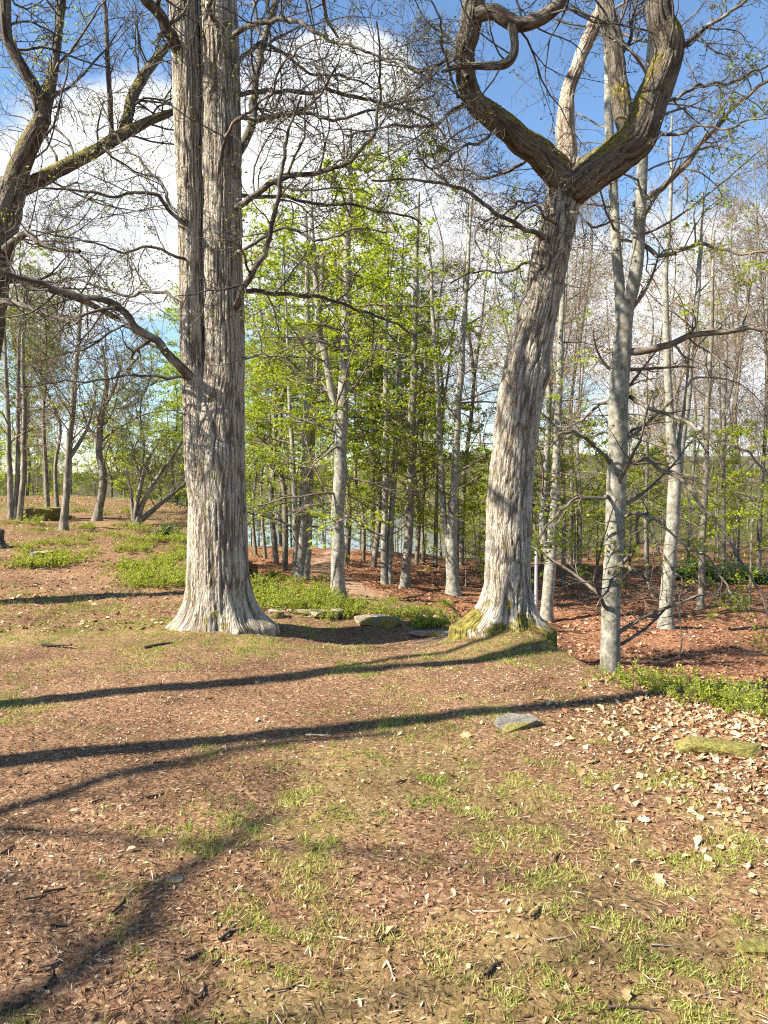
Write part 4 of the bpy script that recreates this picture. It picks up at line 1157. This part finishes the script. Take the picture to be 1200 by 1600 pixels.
# ------------------------------------------------------------------ stones, stump, log, lamp
def stone(name, label, p, size, seed, mat, rot=0.0, flatness=.0, sink=.35):
    rng = rs(seed + 900)
    q = norm(rng.normal(size=(34, 3))) ; q = np.sign(q) * np.abs(q) ** .6
    q = q * (.8 + .35 * rng.random((34, 1)))
    q[:, 2] = np.clip(q[:, 2], -.9, .55 + .25 * q[:, 0] * rng.normal())
    bm = bmesh.new()
    for a in q: bm.verts.new(a)
    r = bmesh.ops.convex_hull(bm, input=bm.verts)
    bmesh.ops.delete(bm, geom=[e for e in r['geom_interior'] if isinstance(e, bmesh.types.BMVert)], context='VERTS')
    bmesh.ops.subdivide_edges(bm, edges=bm.edges[:], cuts=3, use_grid_fill=True)
    bmesh.ops.triangulate(bm, faces=bm.faces[:])
    V = np.array([v.co[:] for v in bm.verts]); F = np.array([[v.index for v in f.verts] for f in bm.faces]); bm.free()
    V = V * (1 + (fbm(V * 2.2 + seed, 3) - .5)[:, None] * .22 + (fbm(V * 9 + seed, 2) - .5)[:, None] * .09) * np.asarray(size)
    c, s = math.cos(rot), math.sin(rot); V[:, :2] = V[:, :2] @ np.array([[c, s], [-s, c]])
    o = obj(name, mesh(name, V, F, mat, False), None, label, 'stone'); o.location = (p[0], p[1], hz(p[0], p[1]) + size[2] * (1 - 2 * sink)); return o


def at_g(u, v): return ground_hit(u, v)


stone('flat_stone', 'long pale flat stone between the oaks, nearest the lone leafy beech', at_g(505, 962), (.26, .2, .07), 1, M_STONE, sink=.26)
stone('flat_stone', 'rounded brown stone at the foot of the bilberry patch by the double oak', at_g(432, 964), (.1, .09, .09), 2, M_STONE, sink=.26)
stone('flat_stone', 'low pale stone beside the rounded brown stone', at_g(470, 960), (.2, .1, .04), 3, M_STONE, sink=.26)
stone('flat_stone', 'broken grey stone in the middle of the row between the oaks', at_g(573, 974), (.14, .12, .08), 4, M_STONE, .4, sink=.26)
stone('flat_stone', 'split grey slab at the row end towards the forked oak', at_g(604, 976), (.22, .14, .08), 5, M_SLAB, -.2, sink=.26)
stone('flat_stone', 'pale low stone at the foot of the forked oak', at_g(675, 990), (.27, .12, .045), 6, M_STONE, sink=.26)
stone('flat_stone', 'dark stone tucked against the moss of the forked oak', at_g(712, 982), (.1, .09, .06), 7, M_MOSSROCK)
p = at_g(803, 1132)
stone('slate_slab', 'tilted grey slate slab poking out of the grass before the forked oak', p, (.15, .13, .045), 8, M_SLAB, .5, sink=.5).rotation_euler = (.12, -.08, 0)
stone('mossy_rock', 'long low moss-covered rock among the dry leaves near the crest', at_g(1115, 1170), (.25, .12, .08), 9, M_MOSSROCK, -.25, sink=.46)
stone('mossy_rock', 'low mossy boulder on the mound between the slim trees', at_g(65, 808), (.55, .45, .34), 10, M_MOSSROCK)
stone('small_stone', 'small white stone chip on the dry leaves below the mossy rock', at_g(1125, 1233), (.035, .03, .012), 11, simple_mat('white_stone', (.75, .72, .68)))
stone('small_stone', 'half-buried pale stone in the bare foreground soil', at_g(262, 1375), (.07, .03, .008), 12, M_SLAB, sink=.4)
stone('small_stone', 'small mossy stone in the lower right corner grass', at_g(1180, 1490), (.06, .04, .02), 13, M_MOSSROCK, sink=.42)


def stump():
    p = at_g(65, 874); foot = np.array([p[0], p[1], hz(p[0], p[1]) - .05])
    t = thing('tree_stump', 'low sawn stump with a pale cut top on the left slope', 'stump', foot)
    bark_stem([foot, foot + [0, 0, .1], foot + [.01, 0, .22]], [.26, .22, .21], 48, .02, .02, .05, 71, foot, mat=M_OAKLIMB, name='stump_bark', parent=t, roots=[(0, .1, 4, .1), (2.5, .1, 4, .1), (4.2, .12, 4, .1)])
    n = 40; th = np.arange(n) * 2 * math.pi / n; r = .208 + .01 * np.sin(th * 5)
    V = [np.stack([np.cos(th) * r * f + .01, np.sin(th) * r * f, np.full(n, .222 - .004 * f) + .006 * np.sin(th * 3 + 9 * f)], -1) for f in (1, .7, .35, .05)]
    F = np.concatenate([np.stack([j * n + np.arange(n), j * n + (np.arange(n) + 1) % n, (j + 1) * n + (np.arange(n) + 1) % n, (j + 1) * n + np.arange(n)], -1) for j in range(3)] )
    obj('cut_top', mesh('cut_top', np.concatenate(V), [F, (3 * n + np.arange(n))[None]], simple_mat('sawn_wood', (.46, .38, .29), .9)), t)
    p = at_g(-6, 855); foot = np.array([p[0], p[1], hz(p[0], p[1]) - .05])
    t = thing('tree_stump', 'dark broken stump at the foot of the left mound', 'stump', foot)
    bark_stem([foot, foot + [0, 0, .2], foot + [.06, 0, .42]], [.2, .16, .13], 40, .02, .03, .05, 72, foot, mat=M_OAKLIMB, name='stump_bark', parent=t, roots=[(0, .1, 4, .1), (3, .1, 4, .1)], cap=True)


stump()


def lamp():
    d = 15.5; top = at(838, 858, d); x, y = top[0], d; z = hz(x, y)
    t = thing('lamp_post', 'slim grey lamp post with flat black head between the forked oak and pale beech', 'lamp', (x, y, z))
    h = top[2] - z + .02; g = Geo(); r = rs(1)
    g.tubes(np.array([[[0, 0, -.2], [0, 0, h * .5], [0, 0, h]]]), np.array([[.036, .034, .032]]), 12, r); obj('pole', g.make('pole', M_POLE, None), t)
    g = Geo(); g.tubes(np.array([[[0, 0, h - .03], [.04, 0, h + .03], [.13, 0, h + .045]]]), np.array([[.03, .028, .026]]), 8, r); obj('arm', g.make('arm', M_LAMP, None), t)
    nu, nv = 24, 10; th = np.linspace(0, 2 * math.pi, nu, endpoint=False); ph = np.linspace(-math.pi / 2, math.pi / 2, nv); T, Q = np.meshgrid(th, ph)
    V = np.stack([.17 * np.cos(Q) * np.cos(T), .11 * np.cos(Q) * np.sin(T), np.where(np.sin(Q) > 0, .09, .03) * np.sin(Q)], -1).reshape(-1, 3) + [.27, 0, h + .04]
    i = np.arange(nv - 1)[:, None] * nu; k = np.arange(nu)[None]; k2 = (k + 1) % nu
    hd = obj('lamp_head', mesh('lamp_head', V, np.stack([i + k, i + k2, i + nu + k2, i + nu + k], -1).reshape(-1, 4), M_LAMP), t)
    V = np.concatenate([np.stack([  .12 * np.cos(th) * f + .28, .07 * np.sin(th) * f, np.full(nu, h + zz)], -1) for f, zz in ((1, .022), (.9, .0), (.5, -.012))])
    F = np.concatenate([np.stack([j * nu + k[0], j * nu + k2[0], (j + 1) * nu + k2[0], (j + 1) * nu + k[0]], -1) for j in range(2)])
    obj('diffuser', mesh('diffuser', V, [F, (2 * nu + k)], M_GLASSLAMP), hd)


lamp()


def stick_mesh(seed, L, r, mat, fork=False, wig=.12):
    rng = rs(seed); P, R = grow(np.array([[-L / 2, 0, 0.]]), np.array([[1., 0, 0]]), np.array([L]), np.array([r]), 8, wig, np.zeros(3), .5, rng)
    P[..., 2] = P[..., 2] * .35 + r * .6; g = Geo(); g.tubes(P, R, 6, rng)
    if fork:
        a = spawn(P, R, 2, .4, .8, (30, 60), (.3, .5), .6, rng, flat=.9); P2, R2 = grow(*a, 4, .12, np.zeros(3), .5, rng); g.tubes(P2, R2, 5, rng)
    return g.make('fallen_stick', mat, None)


M_STICKD = bark_mat('dark_stick_bark', (.13, .09, .06), (.05, .035, .025), (.2, .16, .12), cell=90, stretch=.3, bumpd=.002)
M_STICKP = bark_mat('bleached_stick', (.52, .44, .34), (.25, .19, .14), (.6, .54, .45), cell=90, stretch=.2, bumpd=.002)


def put_stick(u, v, me, rot, label, group=None, sc=1.0):
    p = at_g(u, v); o = obj('fallen_stick', me, None, label, 'stick', group)
    x, y = p[0], p[1]; e = .05
    sx = (hz(x + e, y) - hz(x - e, y)) / (2 * e); sy = (hz(x, y + e) - hz(x, y - e)) / (2 * e)
    o.rotation_mode = 'QUATERNION'
    nrm = Vector((-sx, -sy, 1)).normalized()
    o.rotation_quaternion = Vector((0, 0, 1)).rotation_difference(nrm) @ Vector((1, 0, 0)).rotation_difference(Vector((math.cos(rot), math.sin(rot), 0)))
    o.location = (x, y, hz(x, y) + .006); o.scale = (sc,) * 3


put_stick(638, 935, stick_mesh(1, 1.5, .035, M_STICKD, True), .12, 'long fallen branch lying across the path by the dark beech')
put_stick(495, 1152, stick_mesh(2, .17, .008, M_STICKP), -.5, 'pale bleached stick lying on the second long shadow')
put_stick(622, 1518, stick_mesh(3, .10, .005, M_STICKP, wig=.2), -.7, 'curved white stick in the foreground grass')
put_stick(95, 1012, stick_mesh(4, .35, .02, M_STICKD), .1, 'dark chunk of wood on the ground before the double oak')
put_stick(250, 1010, stick_mesh(14, .3, .018, M_STICKD), .6, 'short dark stick at the root of the double oak')
stk = [stick_mesh(5, .16, .0045, M_STICKD, True), stick_mesh(6, .1, .005, M_STICKD), stick_mesh(7, .22, .004, M_STICKD, True, .18), stick_mesh(8, .07, .006, M_STICKD), stick_mesh(9, .12, .003, M_STICKP)]
for (u, v, k, r) in ((150, 1255, 3, 1.5), (247, 1190, 3, 1.2), (250, 1250, 1, .3), (60, 1205, 2, .7), (190, 1385, 2, .2), (60, 1412, 1, .2), (95, 1395, 1, .3), (200, 1418, 1, .9), (100, 1450, 3, .6), (130, 1495, 2, .7), (95, 1530, 1, 1.2),
                     (350, 1500, 1, .9), (300, 1490, 3, 1.4), (330, 1545, 1, 1.1), (420, 1440, 2, .5), (370, 1460, 1, .6), (590, 1465, 3, 1.5), (540, 1265, 2, .4), (620, 1270, 2, .3), (500, 1330, 1, .9), (660, 1395, 2, -.7),
                     (865, 1345, 0, 1.2), (850, 1440, 1, .5), (885, 1480, 4, .2), (960, 1470, 4, -.3), (1050, 1490, 4, .1), (1020, 1430, 0, -.8), (760, 1520, 3, 1.4), (940, 1195, 1, .2), (870, 1160, 4, -.7), (635, 1230, 1, .3),
                     (480, 1540, 2, .4), (700, 1110, 4, .1), (330, 1090, 1, .2), (420, 1095, 4, 2.7), (120, 1120, 4, 0.1), (50, 1300, 0, .2), (25, 1330, 1, 1.0), (300, 1310, 2, -.5), (1110, 1560, 4, .3), (770, 1430, 4, -.4), (230, 1530, 2, .8), (40, 1580, 1, .3), (1000, 1580, 0, .1)):
    put_stick(u, v, stk[k], r, 'thin twig fallen on the bare litter of the foreground', 'twigs fallen in the foreground', .9 + .5 * rng.random())

# ------------------------------------------------------------------ litter, leaves, grass
def surf_points(n, y0, y1, rng, power, side=.62, pad=.8, dens=None):
    y = y0 + (y1 - y0) * rng.random(n) ** power; x = (rng.random(n) * 2 - 1) * (side * y + pad)
    if dens is not None:
        k = rng.random(n) < dens(x, y); x, y = x[k], y[k]
    return x, y


def frame_at(x, y):
    e = .03; z = height(x, y)
    sx = (height(x + e, y) - z) / e; sy = (height(x, y + e) - z) / e
    return z, norm(np.stack([-sx, -sy, np.ones_like(sx)], -1))


def flakes(name, n, y0, y1, lo, hi, asp, mat, rng, power, tilt, tintf, lift=.004, dens=None, label='', cat='litter', fold=.3, pad=.8):
    x, y = surf_points(n, y0, y1, rng, power, pad=pad, dens=dens); z, nr = frame_at(x, y); m = len(x)
    nr = norm(nr + rng.normal(size=(m, 3)) * tilt)
    a = norm(np.cross(nr, rng.normal(size=(m, 3)))); w = np.cross(nr, a)
    L = (lo + (hi - lo) * rng.random(m) ** 2)[:, None]; Wd = L * (asp[0] + (asp[1] - asp[0]) * rng.random(m))[:, None]
    C = np.stack([x, y, z + lift + .25 * L[:, 0] * tilt * rng.random(m)], -1) - a * L * .5
    return obj(name, leaf_mesh(name, C, a * L, w * Wd, mat, tintf(x, y, rng), fold), None, label, cat, None, 'stuff')


tint_chip = lambda x, y, r: np.clip(.45 + .9 * (fbm2(x, y, 1.3, 3, 3.) - .5) + r.normal(size=len(x)) * .27, 0, 1)
gm = lambda x, y: 1 - .45 * smooth(.5, .62, grass_mask(x, y))
inpl = lambda x, y: (y < np.interp(x, EX, EY) + .6)
flakes('bark_litter', 175000, 1.5, 10.5, .006, .036, (.05, .2), M_CHIP, rs(501), 1.25, .35, tint_chip, label='fine brown bark chips and leaf crumbs covering the open ground', dens=lambda x, y: gm(x, y) * inpl(x, y))
flakes('needle_litter', 26000, 1.5, 9.5, .02, .075, (.018, .045), M_CHIP, rs(511), 1.1, .3, lambda x, y, r: np.clip(r.random(len(x)) ** 2 * 1.1, 0, 1), lift=.008, label='thin dark twig slivers strewn over the open ground', dens=inpl, fold=.8)
flakes('pale_litter', 7000, 1.5, 10.5, .008, .034, (.12, .35), M_DRY, rs(502), 1.2, .35, lambda x, y, r: np.clip(r.random(len(x)) ** .8, 0, 1), label='scattered pale leaf scraps over the open ground', dens=inpl)
flakes('copper_leaf_litter', 70000, 9.5, 30, .05, .12, (.25, .4), M_COPPER, rs(503), 1.4, .4, lambda x, y, r: np.clip(r.normal(size=len(x)) * .25 + .45, 0, 1), label='copper brown beech leaves carpeting the lower woodland floor', pad=2, dens=lambda x, y: (1 - .85 * smooth(.8, .3, path_dist(x, y))) * (y > np.interp(x, EX, EY) - .5))
flakes('slope_leaf_litter', 36000, 8, 30, .03, .09, (.25, .45), M_DRY, rs(505), 1.0, .4, lambda x, y, r: np.clip(r.random(len(x)) ** 1.5 + .5 * (fbm2(x, y, .7, 2, 3.) - .5), 0, 1), label='brown leaves scattered over the left slope', pad=2, dens=lambda x, y: (x < -2.2) * (y < np.interp(x, EX, EY)) * 1.0)
flakes('dry_leaf_litter', 80000, 3.0, 6.9, .015, .055, (.25, .45), M_DRY, rs(504), 1, .5, lambda x, y, r: np.clip(r.random(len(x)) ** .7, 0, 1), label='deep drift of pale dry leaves on the right bank',
       dens=lambda x, y: (x > 1.0) * np.clip(1.25 * np.exp(-((x - 2.7) / 1.0) ** 2 - ((y - 5.0) / .8) ** 2) + .35 * np.exp(-((x - 1.9) / .5) ** 2 - ((y - 3.8) / .9) ** 2), 0, 1), fold=.5)


def dry_leaf_mesh(seed):
    rng = rs(seed); n = 7; t = np.linspace(0, 1, n); w = np.sin(t * math.pi) ** .7 * (.30 + .09 * np.sin(t * 19 + seed)); curl = .25 + .35 * rng.random()
    V = []; 
    for i in range(n):
        z0 = .16 * math.sin(t[i] * 3 + seed) * curl
        V += [(t[i] - .5, -w[i], z0 + curl * w[i]), (t[i] - .5, 0, z0), (t[i] - .5, w[i], z0 + curl * w[i] * (.4 + rng.random()))]
    F = [(i * 3 + j, i * 3 + j + 1, i * 3 + j + 4, i * 3 + j + 3) for i in range(n - 1) for j in (0, 1)]
    return mesh('dry_leaf', np.array(V), np.array(F), M_DRY, True, {'tint': np.full(n * 3, .45 + .55 * rng.random())})


dl = [dry_leaf_mesh(k) for k in range(10)]
rg = rs(77); cnt = 0
while cnt < 260:
    if cnt < 190: x = 2.35 + rg.normal() * .75; y = 4.6 + rg.normal() * .85
    else: y = 2 + 4 * rg.random(); x = (rg.random() * 2 - 1) * .55 * y
    if y < 2 or y > np.interp(x, EX, EY) or abs(x) > .6 * y: continue
    o = bpy.data.objects.new('dry_leaf', dl[cnt % 10]); COL.objects.link(o); o.parent = GROUND
    s = .035 + .045 * rg.random() ** 2; s = s if cnt < 190 else s * .6
    o.location = (x, y, hz(x, y) + .012); o.scale = (s, s, s); o.rotation_euler = (rg.normal() * .4, rg.normal() * .4, rg.random() * 6.28)
    cnt += 1


def grass(name, n, mat, rng, y0, y1, power, dens, hl, hh, label, wid=.0016):
    x, y = surf_points(n, y0, y1, rng, power, dens=dens, pad=.5)
    # gather into tufts
    z = height(x, y); m = len(x)
    d = norm(np.stack([rng.normal(size=m) * .55, rng.normal(size=m) * .55, np.ones(m)], -1)); H = (hl + (hh - hl) * rng.random(m) ** 1.5)[:, None]
    side = norm(np.cross(d, rng.normal(size=(m, 3)))) * wid * (.8 + .12 * y[:, None])
    C = np.stack([x, y, z - .003], -1); bend = rng.normal(size=(m, 3)) * np.array([.3, .3, .05])
    V = np.stack([C - side, C + side, C + d * H + bend * H], 1).reshape(-1, 3)
    b = np.arange(m)[:, None] * 3
    tint = np.clip(.5 + 1.2 * (fbm2(x, y, 2.0, 2, 2.) - .5) + rng.normal(size=m) * .22, 0, 1)
    me = mesh(name, V, [b + np.array([0, 1, 2])], mat, False, {'tint': np.repeat(tint, 3)})
    obj(name, me, None, label, 'grass', None, 'stuff')


grass('grass', 700000, M_GRASS, rs(601), 1.6, 10.0, 1.15, lambda x, y: (smooth(.44, .66, grass_mask(x, y)) * smooth(.40, .64, fbm2(x, y, 13, 2, 9.)) * smooth(.3, .6, fbm2(x, y, 4, 2, 19.)) * inpl(x, y)), .010, .042, 'thin short grass growing in patches over the open ground', .0021)
grass('slope_grass', 90000, M_GRASS, rs(602), 9.0, 30.0, 1.0, lambda x, y: (x < -2.0) * (y < np.interp(x, EX, EY) + .5) * smooth(.46, .62, fbm2(x, y, .55, 3, 21.)) * smooth(.35, .6, fbm2(x, y, 3.5, 2, 9.)), .04, .16, 'yellowing grass and low plants tufted over the left slope', .0022)
